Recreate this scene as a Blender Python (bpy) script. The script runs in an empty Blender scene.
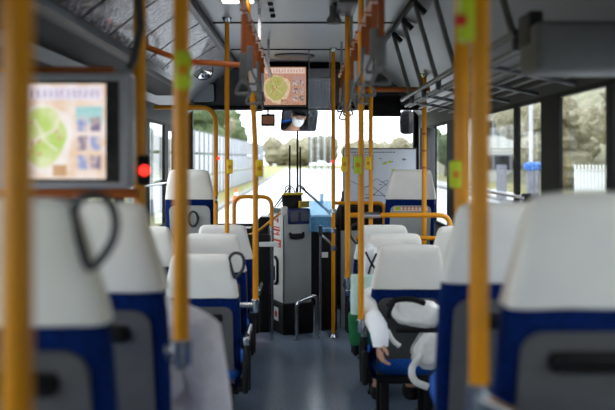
import bpy, bmesh, math, random
from mathutils import Vector, Matrix, noise
random.seed(7)
S = bpy.context.scene
COL = S.collection
CZ = 1.6                      # eye height of the camera above the low floor
F = 854.0
V = Vector
def at(px, py, Y):            # a point at distance Y that is seen at px, py
    k = Y / F
    return V(((px-303)*k, Y, CZ-(py-158)*k))

# ------------------------------------------------------------------ materials
def mat(name, col, rough=.5, metal=0, spec=.3, var=0, scale=20, bump=0, bscale=60, emit=None, es=0, trans=0, coat=0, col2=None, stretch=None):
    m = bpy.data.materials.new(name); m.use_nodes = True
    nt = m.node_tree; b = nt.nodes['Principled BSDF']
    b.inputs['Base Color'].default_value = (*col, 1)
    b.inputs['Roughness'].default_value = rough
    b.inputs['Metallic'].default_value = metal
    b.inputs['Specular IOR Level'].default_value = spec
    b.inputs['Coat Weight'].default_value = coat
    b.inputs['Transmission Weight'].default_value = trans
    if emit: b.inputs['Emission Color'].default_value = (*emit, 1); b.inputs['Emission Strength'].default_value = es
    tc = nt.nodes.new('ShaderNodeTexCoord')
    mp = nt.nodes.new('ShaderNodeMapping'); nt.links.new(tc.outputs['Object'], mp.inputs['Vector'])
    if stretch: mp.inputs['Scale'].default_value = stretch
    n = nt.nodes.new('ShaderNodeTexNoise'); n.inputs['Scale'].default_value = scale; n.inputs['Detail'].default_value = 4
    nt.links.new(mp.outputs['Vector'], n.inputs['Vector'])
    if col2 is None: col2 = tuple(c*(1-var) for c in col)
    r = nt.nodes.new('ShaderNodeValToRGB')
    r.color_ramp.elements[0].position = .35; r.color_ramp.elements[1].position = .65
    r.color_ramp.elements[0].color = (*col2, 1); r.color_ramp.elements[1].color = (*col, 1)
    nt.links.new(n.outputs['Fac'], r.inputs['Fac']); nt.links.new(r.outputs['Color'], b.inputs['Base Color'])
    if bump:
        n2 = nt.nodes.new('ShaderNodeTexNoise'); n2.inputs['Scale'].default_value = bscale
        nt.links.new(mp.outputs['Vector'], n2.inputs['Vector'])
        bp = nt.nodes.new('ShaderNodeBump'); bp.inputs['Strength'].default_value = bump; bp.inputs['Distance'].default_value = .02
        nt.links.new(n2.outputs['Fac'], bp.inputs['Height']); nt.links.new(bp.outputs['Normal'], b.inputs['Normal'])
    return m
def glassmat(name, tint=(1,1,1), refl=.06, opacity=0.0, col=(.5,.7,.9)):
    m = bpy.data.materials.new(name); m.use_nodes = True
    nt = m.node_tree; nt.nodes.clear()
    o = nt.nodes.new('ShaderNodeOutputMaterial'); t = nt.nodes.new('ShaderNodeBsdfTransparent'); t.inputs[0].default_value = (*tint, 1)
    g = nt.nodes.new('ShaderNodeBsdfGlossy'); g.inputs['Roughness'].default_value = .03
    fr0 = nt.nodes.new('ShaderNodeLayerWeight'); fr0.inputs['Blend'].default_value = .5
    pw = nt.nodes.new('ShaderNodeMath'); pw.operation = 'POWER'; pw.inputs[1].default_value = 5
    nt.links.new(fr0.outputs['Facing'], pw.inputs[0])
    fr = nt.nodes.new('ShaderNodeMath'); fr.operation = 'MULTIPLY_ADD'; fr.inputs[1].default_value = .6; fr.inputs[2].default_value = refl
    nt.links.new(pw.outputs[0], fr.inputs[0])
    mx = nt.nodes.new('ShaderNodeMixShader')
    nt.links.new(fr.outputs[0], mx.inputs[0])
    nt.links.new(t.outputs[0], mx.inputs[1]); nt.links.new(g.outputs[0], mx.inputs[2])
    last = mx
    if opacity:
        d = nt.nodes.new('ShaderNodeBsdfDiffuse'); d.inputs[0].default_value = (*col, 1)
        tl = nt.nodes.new('ShaderNodeBsdfTranslucent'); tl.inputs[0].default_value = (*col, 1)
        a = nt.nodes.new('ShaderNodeMixShader'); a.inputs[0].default_value = .5
        nt.links.new(d.outputs[0], a.inputs[1]); nt.links.new(tl.outputs[0], a.inputs[2])
        m2 = nt.nodes.new('ShaderNodeMixShader'); m2.inputs[0].default_value = opacity
        nt.links.new(mx.outputs[0], m2.inputs[1]); nt.links.new(a.outputs[0], m2.inputs[2]); last = m2
    nt.links.new(last.outputs[0], o.inputs[0])
    return m
M = dict(
 orange = mat('orange coating', (.64,.25,.002), .34, spec=.35, var=.12, scale=8),
 rail = mat('dimmed orange coating', (.36,.085,.008), .34, spec=.35, var=.15, scale=8),  # pole orange darkened and reddened, dim ceiling light put into the colour
 steel = mat('brushed steel', (.55,.57,.6), .25, metal=1, var=.15),
 chrome = mat('mirror', (.92,.93,.94), .0, metal=1),
 navy = mat('navy seat moquette', (.002,.020,.135), .9, spec=.1, var=.55, scale=90, bump=.15, bscale=300),
 cushion = mat('bright blue seat moquette', (.01,.13,.60), .8, var=.45, scale=90, bump=.15, bscale=300),
 cover = mat('white vinyl cover', (.84,.82,.77), .5, var=.05, scale=6, bump=.30, bscale=7),
 panel = mat('grey seat back plastic', (.105,.105,.108), .55, spec=.2, var=.08),
 panel_light = mat('pale seat back plastic', (.42,.44,.42), .45, var=.08),
 black = mat('black plastic', (.006,.006,.007), .6, spec=.2, var=.3),
 gloss = mat('glossy black plastic', (.02,.02,.022), .15, var=.3),
 grip = mat('dark grey rubber', (.03,.033,.04), .4, var=.3),
 ceiling = mat('ceiling laminate', (.33,.34,.35), .38, var=.06, scale=3),
 cove = mat('cove laminate', (.22,.23,.25), .4, var=.06, scale=3),
 wall = mat('wall laminate', (.06,.063,.07), .6, spec=.3, var=.08, scale=5),
 dark = mat('dark grey trim', (.018,.019,.022), .6, spec=.25, var=.2),
 midgrey = mat('mid grey plastic', (.075,.078,.085), .4, var=.1),
 bezel = mat('grey bezel plastic', (.30,.30,.34), .35, var=.1),
 floor = mat('blue grey vinyl floor', (.17,.225,.30), .22, var=.25, scale=60, bump=.05, bscale=30),
 belt = mat('brown strap webbing', (.30,.075,.015), .7, var=.2, scale=80),
 strapgrey = mat('grey strap plastic', (.16,.16,.17), .3, var=.15),
 strapwhite = mat('white strap sleeve', (.42,.42,.46), .35, var=.08),
 yellow = mat('yellow plastic', (.80,.55,.02), .35, var=.06),
 lime = mat('lime plastic', (.50,.60,.02), .35, var=.06),
 farebox = mat('farebox grey paint', (.33,.35,.34), .4, var=.08, scale=4),
 fareside = mat('farebox lit paint', (.66,.67,.66), .4, var=.05, scale=4),  # farebox grey made lighter, the light on its side put into the colour
 keypad = mat('navy coin tray', (.02,.03,.11), .3, var=.2),
 whiteplate = mat('white plastic', (.75,.76,.76), .4, var=.04),
 red = mat('red print', (.60,.03,.02), .5, var=.05),
 ink = mat('grey ink', (.10,.10,.13), .7, var=.2),
 paper = mat('white paper', (.62,.66,.74), .6, var=.06, scale=4),
 skin = mat('skin', (.55,.30,.20), .5, var=.08),
 hair = mat('black hair', (.01,.008,.007), .5, var=.3),
 mask = mat('white mask cloth', (.85,.86,.88), .7, var=.03),
 suit = mat('black uniform cloth', (.012,.013,.02), .8, var=.3),
 puffy = mat('white quilted nylon', (.86,.85,.82), .45, var=.08, scale=12, bump=.7, bscale=14),
 coat = mat('pale grey wool', (.62,.59,.63), .9, var=.10, scale=30, bump=.4, bscale=25),
 cuff = mat('white cotton', (.86,.87,.90), .8, var=.05),
 trousers = mat('dark trouser cloth', (.03,.03,.05), .8, var=.2),
 green = mat('green cloth', (.01,.14,.05), .8, var=.3),
 mint = mat('mint cloth', (.50,.68,.62), .8, var=.1),
 asphalt = mat('pale asphalt', (.48,.49,.50), .8, var=.15, scale=2),
 sidewalk = mat('concrete', (.42,.42,.40), .8, var=.15, scale=2),
 kerb = mat('kerb stone', (.22,.22,.21), .8, var=.2, scale=3),
 linew = mat('road marking', (.80,.80,.78), .7, var=.05),
 grass = mat('dry grass', (.17,.19,.04), .9, col2=(.22,.19,.09), scale=1.5),
 hill = mat('wooded hillside', (.22,.21,.14), .95, col2=(.12,.12,.07), scale=.6, bump=.8, bscale=2),
 leaf = mat('evergreen leaves', (.12,.16,.07), .9, col2=(.05,.07,.03), scale=7, bump=1, bscale=16),
 leaftan = mat('winter foliage', (.30,.27,.18), .9, col2=(.12,.11,.07), scale=7, bump=1, bscale=16),
 bark = mat('bark', (.06,.045,.035), .9, var=.3),
 fence = mat('galvanised fence', (.58,.60,.63), .5, var=.1),
 fencedark = mat('fence rail grey', (.22,.23,.25), .5, var=.1),
 housewall = mat('house render', (.60,.60,.57), .8, var=.06),
 roof = mat('grey roof tiles', (.08,.085,.09), .7, var=.2),
 cone = mat('traffic cone orange', (.85,.12,.02), .5, var=.05),
 bluecar = mat('blue tarpaulin', (.02,.13,.45), .5, var=.1),
 signgrey = mat('back of road sign', (.16,.16,.19), .6, var=.1),
 glass = glassmat('window glass', (.94,.97,.98), .015),
 vinyl = glassmat('clear vinyl', (.90,.93,.97), .10, .10, (.7,.78,.9)),
 vinylblue = glassmat('blue vinyl', (.70,.86,.97), .05, .32, (.25,.50,.72)),
 led = mat('red lamp', (.8,.02,.01), .3, emit=(1,.03,.02), es=2.2),
 lamp = mat('lamp diffuser', (.9,.9,.9), .4, emit=(1,.97,.95), es=7),
 p_pink = mat('poster salmon', (.62,.25,.16), .5, var=.1, scale=30),
 p_cream = mat('poster cream', (.80,.68,.55), .5, var=.05, scale=30),
 p_green = mat('poster map green', (.42,.45,.10), .5, col2=(.55,.36,.12), scale=22),
)
def screenmat(name, c, c2, sc=30, s=1.0):
    m = mat(name, (.02,.02,.02), .3)
    nt = m.node_tree; b = nt.nodes['Principled BSDF']
    tc = nt.nodes.new('ShaderNodeTexCoord'); n = nt.nodes.new('ShaderNodeTexNoise'); n.inputs['Scale'].default_value = sc
    nt.links.new(tc.outputs['Object'], n.inputs['Vector'])
    r = nt.nodes.new('ShaderNodeValToRGB'); r.color_ramp.elements[0].position=.4; r.color_ramp.elements[1].position=.6
    r.color_ramp.elements[0].color=(*c2,1); r.color_ramp.elements[1].color=(*c,1)
    nt.links.new(n.outputs['Fac'], r.inputs['Fac']); nt.links.new(r.outputs['Color'], b.inputs['Emission Color'])
    b.inputs['Emission Strength'].default_value = s
    return m
M.update(
 s_back = screenmat('screen cream', (.92,.80,.74), (.85,.62,.45), 14, .95),
 s_head = screenmat('screen header', (.88,.84,.93), (.8,.74,.86), 14, .95),
 s_green = screenmat('screen map', (.50,.68,.15), (.75,.80,.45), 16, .95),
 s_road = screenmat('screen road', (.95,.90,.86), (.9,.8,.75), 14, .95),
 s_tan = screenmat('screen outline', (.62,.36,.18), (.7,.45,.25), 14, .9),
 s_teal = screenmat('screen teal', (.35,.68,.70), (.5,.75,.75), 14, .9),
 s_pic = screenmat('screen picture', (.25,.20,.35), (.75,.6,.55), 45, .8),
 s_blue = screenmat('screen photo', (.35,.42,.75), (.8,.72,.75), 45, .8),
 s_text = screenmat('screen lettering', (.35,.25,.50), (.5,.3,.5), 45, .7),
 s_red = screenmat('screen mark', (.80,.28,.22), (.8,.3,.3), 45, .9),
)

# ------------------------------------------------------------------ mesh helpers
def fillet(pts, r, n=6):
    pts = [V(p) for p in pts]
    if r <= 0 or len(pts) < 3: return pts
    out = [pts[0]]
    for i in range(1, len(pts)-1):
        a, b, c = pts[i-1], pts[i], pts[i+1]
        u = (a-b); w = (c-b); d = min(r, u.length*.49, w.length*.49)
        p = b+u.normalized()*d; q = b+w.normalized()*d
        for k in range(n+1):
            t = k/n; out.append(p*(1-t)**2 + b*2*t*(1-t) + q*t*t)
    out.append(pts[-1]); return out
class MB:
    def __init__(s): s.bm = bmesh.new()
    def box(s, c, size, bev=0, rot=None, rz=0):
        g = bmesh.ops.create_cube(s.bm, size=1); vs = g['verts']
        R = rot if rot is not None else Matrix.Rotation(rz, 3, 'Z')
        if bev:
            for v in vs: v.co = V((v.co.x*size[0], v.co.y*size[1], v.co.z*size[2]))
            es = list({e for v in vs for e in v.link_edges})
            r = bmesh.ops.bevel(s.bm, geom=es, offset=bev, segments=3, affect='EDGES', profile=.5)
            vs = list({v for f in r['faces'] for v in f.verts} | {v for v in vs if v.is_valid})
            for v in vs: v.co = R @ v.co + V(c)
        else:
            for v in vs: v.co = R @ V((v.co.x*size[0], v.co.y*size[1], v.co.z*size[2])) + V(c)
        return s
    def tube(s, pts, r, seg=12, fil=0, closed=False, flat=1.0):
        pts = fillet(pts, fil) if not closed else [V(p) for p in pts]
        n = len(pts); rings = []; prev = None
        rad = r if isinstance(r, (list, tuple)) else [r]*n
        for i, p in enumerate(pts):
            if closed: t = (pts[(i+1) % n]-pts[i-1]).normalized()
            else: t = (pts[min(i+1, n-1)]-pts[max(i-1, 0)]).normalized()
            if prev is None:
                up = V((0,1,0)) if abs(t.y) < .9 else V((1,0,0))
                a = t.cross(up).normalized()
            else: a = (prev - t*prev.dot(t)).normalized()
            prev = a; b = t.cross(a)
            rings.append([s.bm.verts.new(p+(a*math.cos(2*math.pi*k/seg)+b*flat*math.sin(2*math.pi*k/seg))*rad[i]) for k in range(seg)])
        m = n if closed else n-1
        for i in range(m):
            A, B = rings[i], rings[(i+1) % n]
            for k in range(seg): s.bm.faces.new((A[k], A[(k+1) % seg], B[(k+1) % seg], B[k]))
        if not closed:
            s.bm.faces.new(rings[0][::-1]); s.bm.faces.new(rings[-1])
        return s
    def loft(s, levels, n=4.5, seg=40, wob=0, seed=0, capb=True):
        # levels: (z, width, depth, y centre[, x centre])
        rings = []
        for L in levels:
            z, w, d, yc = L[:4]; xc = L[4] if len(L) > 4 else 0
            ring = []
            for k in range(seg):
                t = 2*math.pi*k/seg; c, q = math.cos(t), math.sin(t)
                x = math.copysign(abs(c)**(2/n), c)*w/2; y = math.copysign(abs(q)**(2/n), q)*d/2
                if wob:
                    o = noise.noise(V((x*7+seed*3.1, y*7, z*6+seed)))*wob
                    x *= 1+o; y += o*.09
                    z2 = z + noise.noise(V((x*9+seed, 2, seed)))*wob*.06
                else: z2 = z
                ring.append(s.bm.verts.new((xc+x, yc+y, z2)))
            rings.append(ring)
        for A, B in zip(rings, rings[1:]):
            for k in range(seg): s.bm.faces.new((A[k], A[(k+1) % seg], B[(k+1) % seg], B[k]))
        s.bm.faces.new(rings[-1])
        if capb: s.bm.faces.new(rings[0][::-1])
        return s
    def lathe(s, c, prof, seg=20, axis='Z'):
        rings = []
        for r, h in prof:
            ring = []
            for k in range(seg):
                t = 2*math.pi*k/seg; a, b = r*math.cos(t), r*math.sin(t)
                p = {'Z': (a,b,h), 'Y': (a,h,b), 'X': (h,a,b)}[axis]
                ring.append(s.bm.verts.new(V(c)+V(p)))
            rings.append(ring)
        for A, B in zip(rings, rings[1:]):
            for k in range(seg): s.bm.faces.new((A[k], A[(k+1) % seg], B[(k+1) % seg], B[k]))
        s.bm.faces.new(rings[0][::-1]); s.bm.faces.new(rings[-1])
        return s
    def plate(s, outline, y0, y1, bev=0):
        # outline in x,z, extruded between y0 and y1
        vs = [s.bm.verts.new((x, y0, z)) for x, z in outline]
        f = s.bm.faces.new(vs)
        r = bmesh.ops.extrude_face_region(s.bm, geom=[f])
        nv = [g for g in r['geom'] if isinstance(g, bmesh.types.BMVert)]
        for v in nv: v.co.y = y1
        return s
    def xsec(s, outline, y0, y1):      # same, for long sections
        return s.plate(outline, y0, y1)
    def map(s, fn):
        for v in s.bm.verts: v.co = V(fn(v.co))
        return s
    def build(s, name, m, parent=None, smooth=True, local=False):
        bmesh.ops.recalc_face_normals(s.bm, faces=s.bm.faces)
        me = bpy.data.meshes.new(name)
        if parent is not None and not local:
            P = V((0,0,0)); q = parent
            while q is not None: P = P + q.location; q = q.parent
            for v in s.bm.verts: v.co -= P
        s.bm.to_mesh(me); s.bm.free()
        me.materials.append(m)
        if smooth:
            me.polygons.foreach_set('use_smooth', [True]*len(me.polygons))
            me.set_sharp_from_angle(angle=math.radians(38))
        o = bpy.data.objects.new(name, me); COL.objects.link(o)
        if parent is not None: o.parent = parent
        return o
def rrect(x0, x1, z0, z1, r, n=5, only_top=False):
    out = []
    for (cx, cz, a) in ((x1-r, z0+r, -90), (x1-r, z1-r, 0), (x0+r, z1-r, 90), (x0+r, z0+r, 180)):
        if only_top and cz == z0+r:
            out.append((x1 if cx == x1-r else x0, z0)); continue
        for k in range(n+1):
            t = math.radians(a+90*k/n); out.append((cx+r*math.cos(t), cz+r*math.sin(t)))
    return out
def tag(o, label=None, cat=None, group=None, kind=None):
    if label: o['label'] = label
    if cat: o['category'] = cat
    if group: o['group'] = group
    if kind: o['kind'] = kind
    return o
def empty(name, loc, label=None, cat=None, group=None, rz=0):
    o = bpy.data.objects.new(name, None); COL.objects.link(o); o.location = loc; o.rotation_euler.z = rz
    o.empty_display_size = .1
    return tag(o, label, cat, group)
def struct(o, label=None): o['kind'] = 'structure'; return o
def origin(o, p):                    # move a mesh object's origin to p
    p = V(p)
    o.data.transform(Matrix.Translation(o.location-p)); o.location = p; return o
def copy_tree(o, parent=None):
    c = o.copy(); COL.objects.link(c); c.parent = parent
    for ch in [k for k in list(bpy.data.objects) if k.parent == o]: copy_tree(ch, c)
    return c

# ------------------------------------------------------------------ the bus shell
W = 1.25
Y0, YF = -1.2, 9.30           # rear wall, windscreen
REAR = 3.10                   # edge of the raised rear floor
struct(MB().box((0, (REAR+YF)/2, -.05), (2*W, YF-REAR, .1)).build('floor', M['floor'], smooth=False))
struct(MB().box((0, (Y0+REAR)/2, .15), (2*W, REAR-Y0, .5)).box((0, REAR+.14, .09), (.78, .28, .18)).build('floor_rear', M['floor'], smooth=False))
struct(MB().box((0, REAR+.0, .405), (.8, .03, .012)).box((0, REAR+.275, .185), (.78, .03, .012)).build('trim_1', M['yellow'], smooth=False))
CH = 2.58
b = MB()
b.box((0, (Y0+YF)/2, CH+.03), (1.34, YF-Y0, .06))
struct(b.build('ceiling', M['ceiling'], smooth=False))
for sx, nm in ((-1, 'left'), (1, 'right')):
    o = [(sx*.66, CH+.03), (sx*.66, CH-.03), (sx*.69, CH-.05), (sx*.86, CH-.16), (sx*1.08, CH-.33), (sx*W, CH-.52), (sx*(W+.05), CH-.52), (sx*(W+.05), CH+.06), (sx*.66, CH+.06)]
    struct(MB().xsec(o, Y0, YF).build('trim_2' if sx < 0 else 'trim_3', M['cove']))
# ceiling seams and lip strips
b = MB()
for yy in (1.6, 3.1, 4.6, 6.16, 7.68): b.box((0, yy, CH-.004), (1.30, .015, .012))
for sx in (-1, 1): b.box((sx*.665, (Y0+YF)/2, CH-.03), (.02, YF-Y0, .035))
struct(b.build('trim_4', M['dark'], smooth=False))
SILL, TOP = .98, 1.92
def pillars(sx, name, spans, lower=True):
    b = MB(); x = sx*(W+.03)
    b.box((x, (Y0+YF)/2, SILL/2), (.06, YF-Y0, SILL))
    b.box((x, (Y0+YF)/2, (TOP+2.08)/2), (.06, YF-Y0, 2.08-TOP))
    return b
# left wall has two doorways: middle (3.3..4.5) and front (7.9..9.1)
b = MB(); x = -(W+.03)
for a, c in ((Y0, 3.3), (4.5, 7.9), (9.1, YF)): b.box((x, (a+c)/2, SILL/2), (.06, c-a, SILL))
b.box((x, (Y0+YF)/2, (TOP+2.10)/2), (.06, YF-Y0, 2.10-TOP))
struct(b.build('wall_left', M['wall'], smooth=False))
b = MB(); x = (W+.03)
b.box((x, (Y0+YF)/2, SILL/2), (.06, YF-Y0, SILL)).box((x, (Y0+YF)/2, (TOP+2.10)/2), (.06, YF-Y0, 2.10-TOP))
struct(b.build('wall_right', M['wall'], smooth=False))
# window bands: pillars (black) and panes
def band(sx, posts, spans, n0, k0):
    n = n0
    for a, c in posts:
        struct(MB().box((sx*(W+.008), (a+c)/2, (SILL+TOP)/2), (.024, c-a, TOP-SILL), .004).build('trim_%d' % k0, M['black'], smooth=False)); k0 += 1
    for a, c in spans:
        w = struct(MB().box((sx*(W+.008), (a+c)/2, SILL+.015), (.02, c-a, .03)).box((sx*(W+.008), (a+c)/2, TOP-.012), (.02, c-a, .024)).build('window_%d' % n, M['black'], smooth=False))
        MB().box((sx*(W+.01), (a+c)/2, (SILL+TOP)/2), (.004, c-a, TOP-SILL)).build('pane', M['glass'], w, smooth=False); n += 1
band(1, [(-1.2,-1.0), (.9,1.05), (3.44,3.52), (4.17,4.48), (4.98,5.06), (7.05,7.4), (8.1,8.2), (8.95,9.30)],
     [(-1.0,.9), (1.05,3.44), (3.52,4.17), (4.48,4.98), (5.06,7.05), (7.4,8.1), (8.2,8.95)], 1, 10)
band(-1, [(-1.2,-1.0), (.9,1.05), (3.05,3.3), (4.5,4.75), (5.75,5.95), (6.75,6.95), (7.7,7.9), (9.1,9.30)],
     [(-1.0,.9), (1.05,3.05), (4.75,5.75), (5.95,6.75), (6.95,7.7)], 10, 30)
for n, (a, c) in enumerate(((3.3,4.5), (7.9,9.1))):
    b = MB(); x = -(W+.03)
    for k in range(5):
        yy = a+.03+(c-a-.06)*k/4
        if k in (1,3): continue
        b.box((x, yy, TOP/2), (.05, .05 if k != 2 else .07, TOP))
    b.box((x, (a+c)/2, .05), (.05, c-a, .1)).box((x, (a+c)/2, TOP-.03), (.05, c-a, .06))
    d = struct(b.build('door_%d' % (n+1), M['black'], smooth=False))
    MB().box((x, (a+c)/2, TOP/2), (.006, c-a-.02, TOP-.1)).build('pane', M['glass'], d, smooth=False)
# front wall: dash bulkhead, header and windscreen
b = MB()
b.box((0, YF+.02, .42), (2.6, .06, .84)).box((0, YF+.03, 2.39), (2.6, .08, .50))
b.box((0, YF+.16, .40), (2.5, .22, .78)).box((0,YF+.16,.80),(2.5,.22,.05))
struct(b.build('wall_front', M['dark'], smooth=False))
for sx, k in ((-1, 50), (1, 51)):
    struct(MB().box((sx*(W+.0), YF+.02, 1.50), (.10, .10, 1.34), .02).build('trim_%d' % k, M['black'], smooth=False))
w = struct(MB().box((0, YF+.02, .86), (2.5, .05, .05)).box((-.06, YF+.02, 1.50), (.022, .03, 1.3)).build('window_20', M['black'], smooth=False))
MB().box((0, YF+.035, 1.50), (2.5, .006, 1.32)).build('pane', M['glass'], w, smooth=False)
b = MB(); b.box((0, Y0-.03, 1.25), (2.6, .06, 2.6))
struct(b.build('wall_back', M['wall'], smooth=False))
# front header housing (above the windscreen): a deep shelf with a rolled lower edge
hz = 8.75
b = MB(); b.box((0, hz+.26, 2.345), (2.48, .52, .46), .02)
struct(b.build('trim_60', M['midgrey'], smooth=False))
struct(MB().box((0, hz-.01, 2.112), (2.48, .04, .045), .01).build('trim_61', M['black'], smooth=False))
struct(MB().box((0, hz-.012, CH-.035), (2.48, .03, .07), .01).build('trim_62', M['black'], smooth=False))
# oval roof vent ring
e = tag(MB().lathe((-.08, 8.15, CH), [(.19,-.001),(.19,-.012),(.17,-.022),(.10,-.018),(.06,-.026),(.001,-.026)], 32).build('ceiling_vent', M['midgrey']), 'low round grey vent cover in the ceiling near the front header', 'vent')
# wheel arch boxes under the two raised front seats
for sx, k in ((-1, 63), (1, 64)):
    struct(MB().box((sx*.99, 7.40, .22), (.50, 1.15, .44), .04).build('trim_%d' % k, M['dark']))
# window guard bars along the sides
for sx, lab in ((1, 'thin steel guard bar across the right side windows'), (-1, 'thin steel guard bar across the left side windows')):
    y0, y1 = (4.7, 6.9) if sx > 0 else (4.6, 7.6)
    e = empty('guard_bar', (sx*1.22, y0, CZ-.22), lab, 'bar')
    MB().tube([(sx*1.22, y0, CZ-.22), (sx*1.22, y1, CZ-.22)], .011).build('bar', M['steel'], e)
    for yy in (y0+.02, y1-.02): MB().box((sx*1.235, yy, CZ-.22), (.05, .04, .05), .006).build('bracket', M['black'], e)

# ------------------------------------------------------------------ seats
LV_BACK = [(.27,.39,.06,-.0), (.31,.42,.10,-.005), (.55,.435,.105,-.02), (.76,.435,.10,-.042), (.83,.425,.095,-.048), (.90,.375,.085,-.054), (1.04,.31,.075,-.066), (1.07,.27,.05,-.068)]
REC = .20
LV_BACK = [(z, w, d, y+REC*(1.1-z)) for z, w, d, y in LV_BACK]
def yb(z):                           # rear surface of the backrest at height z
    for (z0,_,d0,y0), (z1,_,d1,y1) in zip(LV_BACK, LV_BACK[1:]):
        if z0 <= z <= z1:
            t = (z-z0)/(z1-z0); return (y0-d0/2)*(1-t)+(y1-d1/2)*t
    return LV_BACK[0][3]-LV_BACK[0][2]/2
SEATN = [0]
def make_seat(side, loop, light=False, strip=False, wall=False, arm=True):
    # side: -1 aisle is to the left (x<0) of the seat, +1 aisle is to the right
    SEATN[0] += 1
    r = empty('bus_seat', (0,0,0))
    b = MB().loft(LV_BACK, n=5, seg=44); back = b.build('backrest', M['navy'], r, local=True)
    sd = SEATN[0]*1.7
    c = MB().loft([(z, w, d, y+REC*(1.1-z)) for z, w, d, y in [(.838,.425,.112,-.050), (.843,.435,.126,-.050), (.90,.420,.120,-.056), (.96,.395,.114,-.060), (1.02,.368,.108,-.065), (1.06,.350,.098,-.068), (1.085,.330,.076,-.070), (1.097,.285,.045,-.071), (1.10,.20,.015,-.071)]],
                  n=5, seg=64, wob=.05, seed=sd, capb=False).build('headrest_cover', M['cover'], r, local=True)
    MB().loft([(.30,.36,.36,.22),(.32,.42,.42,.23),(.36,.455,.46,.23),(.41,.455,.46,.235),(.435,.41,.43,.235),(.445,.36,.38,.235)], n=5, seg=40).map(lambda v: (v.x, v.y+.06, v.z)).build('cushion', M['cushion'], r, local=True)
    pm = M['panel_light'] if light else M['panel']
    p = MB().plate(rrect(-.178,.178,.30,.785,.05, only_top=True), -.012, .012)
    p.map(lambda v: (v.x, v.y + yb(v.z)-.002, v.z)).build('back_panel', pm, r, local=True)
    # carrying handle across the panel
    h = MB().tube([(-.10,yb(.705)-.01,.705), (-.095,yb(.72)-.035,.725), (.095,yb(.72)-.035,.725), (.10,yb(.705)-.01,.705)], .015, fil=.03).plate(rrect(-.12,.12,.69,.75,.025), yb(.72)-.02, yb(.72)-.008)
    if not strip: h.build('handle', M['black'], r, local=True)
    if loop:
        x = side*.165
        pts = [(x, -.07, .945), (x+side*.025,-.075,1.02), (x+side*.035,-.075,1.08), (x-side*.0,-.075,1.105), (x-side*.045,-.075,1.085), (x-side*.055,-.075,1.02), (x-side*.03,-.075,.96)]
        pts = [(x-side*.045,-.135,1.075), (x-side*.01,-.138,1.095), (x+side*.04,-.138,1.085), (x+side*.062,-.138,1.04), (x+side*.055,-.138,.99), (x+side*.02,-.136,.945), (x-side*.012,-.132,.925), (x-side*.028,-.132,.96), (x-side*.045,-.132,1.01), (x-side*.055,-.134,1.05)]
        pts = [(side*.205+(p[0]-side*.165)*.72, p[1]+.045, 1.035+(p[2]-1.01)*.85) for p in pts]
        q = []
        n = len(pts)
        for i in range(n):
            a, b2, c2, d = [V(pts[(i+k) % n]) for k in (-1,0,1,2)]
            for t in (0,.5): q.append(.5*((2*b2)+(c2-a)*t+(2*a-5*b2+4*c2-d)*t*t+(3*b2-a-3*c2+d)*t**3))
        MB().tube(q, .0095, closed=True).build('grab_loop', M['grip'], r, local=True)
    # frame and legs
    MB().box((0,.22,.285), (.36,.36,.04), .008).build('seat_frame', M['black'], r, local=True)
    for yy in (.08, .36):
        MB().box((side*.13,yy,.135), (.05,.035,.27), .006).box((side*.13,yy,.008), (.07,.08,.016), .004).build('leg', M['black'], r, local=True)
        MB().box((-side*.13,yy,.135), (.05,.035,.27), .006).box((-side*.13,yy,.008), (.07,.08,.016), .004).build('leg', M['black'], r, local=True)
    if arm:
        x = side*.262
        a = MB().tube([(x,-.02,.30), (x,-.05,.585), (x,.02,.60), (x,.30,.60)], .022, fil=.04, seg=12).build('armrest', M['gloss'], r, local=True)
        MB().box((x,-.066,.592), (.038,.028,.052), .010).build('end_cap', M['steel'], a, local=True)
        MB().box((x-side*.005,.05,.39), (.035,.30,.20), .015).box((x-side*.03,.08,.30), (.05,.2,.03)).build('side_shield', M['black'], r, local=True)
    return r
seat_cache = {}
def seat(x, y, ztop, side, label, loop=False, light=False, strip=False, arm=True, base=None):
    key = (side, loop, light, strip, arm)
    if key not in seat_cache:
        o = seat_cache[key] = make_seat(*key[:4], arm=arm)
    else: o = copy_tree(seat_cache[key])
    z = ztop-1.10
    o.location = (x, y+.12, z)
    tag(o, label, 'seat', 'blue bus seats with white headrest covers')
    fz_ = 0 if y > 3.2 and y < 7 else (.44 if y > 7 else .40)
    if abs(z-fz_) > .012:
        lab_ = MB().box((x, y+.34, (z+fz_)/2+.004), (.34,.40,abs(z-fz_)+.008), .003).build('plinth', M['black'], o) if z > fz_ else None
    for ch in [q for q in bpy.data.objects if q.parent == o and q.name.startswith('cushion')]:
        if y < 3.2: ch.scale.x = .84
        elif abs(x) > .8: ch.scale.x = .90
    return o
ZR = .40
seat(-.62, 1.66, 1.52, 1, 'nearest navy blue seat on the left with a grab loop behind the closest orange pole', loop=True, arm=False)
seat(-.62, 2.38, 1.475, 1, 'second navy blue seat on the left holding the passenger in a pale grey coat', arm=False)
seat(.67, 1.83, 1.525, -1, 'nearest navy blue seat on the right, largest headrest at the photo edge', arm=False)
seat(.665, 2.66, 1.46, -1, 'second navy blue seat on the right, just behind the thick orange pole', arm=False)
ZT = 1.10
seat(-.59, 4.90, 1.045, 1, 'low navy seat by the aisle on the left with a grab loop on its corner', loop=True)
seat(-.60, 5.62, ZT, 1, 'middle low navy seat of the left aisle row, second beyond the door')
seat(-.60, 6.34, ZT, 1, 'farthest low navy seat of the left aisle row, in front of the raised seat')
seat(-1.025, 5.40, 1.165, 1, 'low navy window seat on the left beside the aisle seats', arm=False)
seat(.615, 4.88, ZT, -1, 'low navy seat on the right with a white quilted coat hung on its back')
seat(.605, 5.62, ZT, -1, 'middle low navy seat of the right aisle row, with white and green clothes beside it')
seat(.60, 6.34, ZT, -1, 'farthest low navy seat of the right aisle row, just before the orange cross bar', loop=True)
seat(1.035, 5.40, 1.165, -1, 'low navy window seat on the right below the rack and beside the aisle seats', arm=False)
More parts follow.
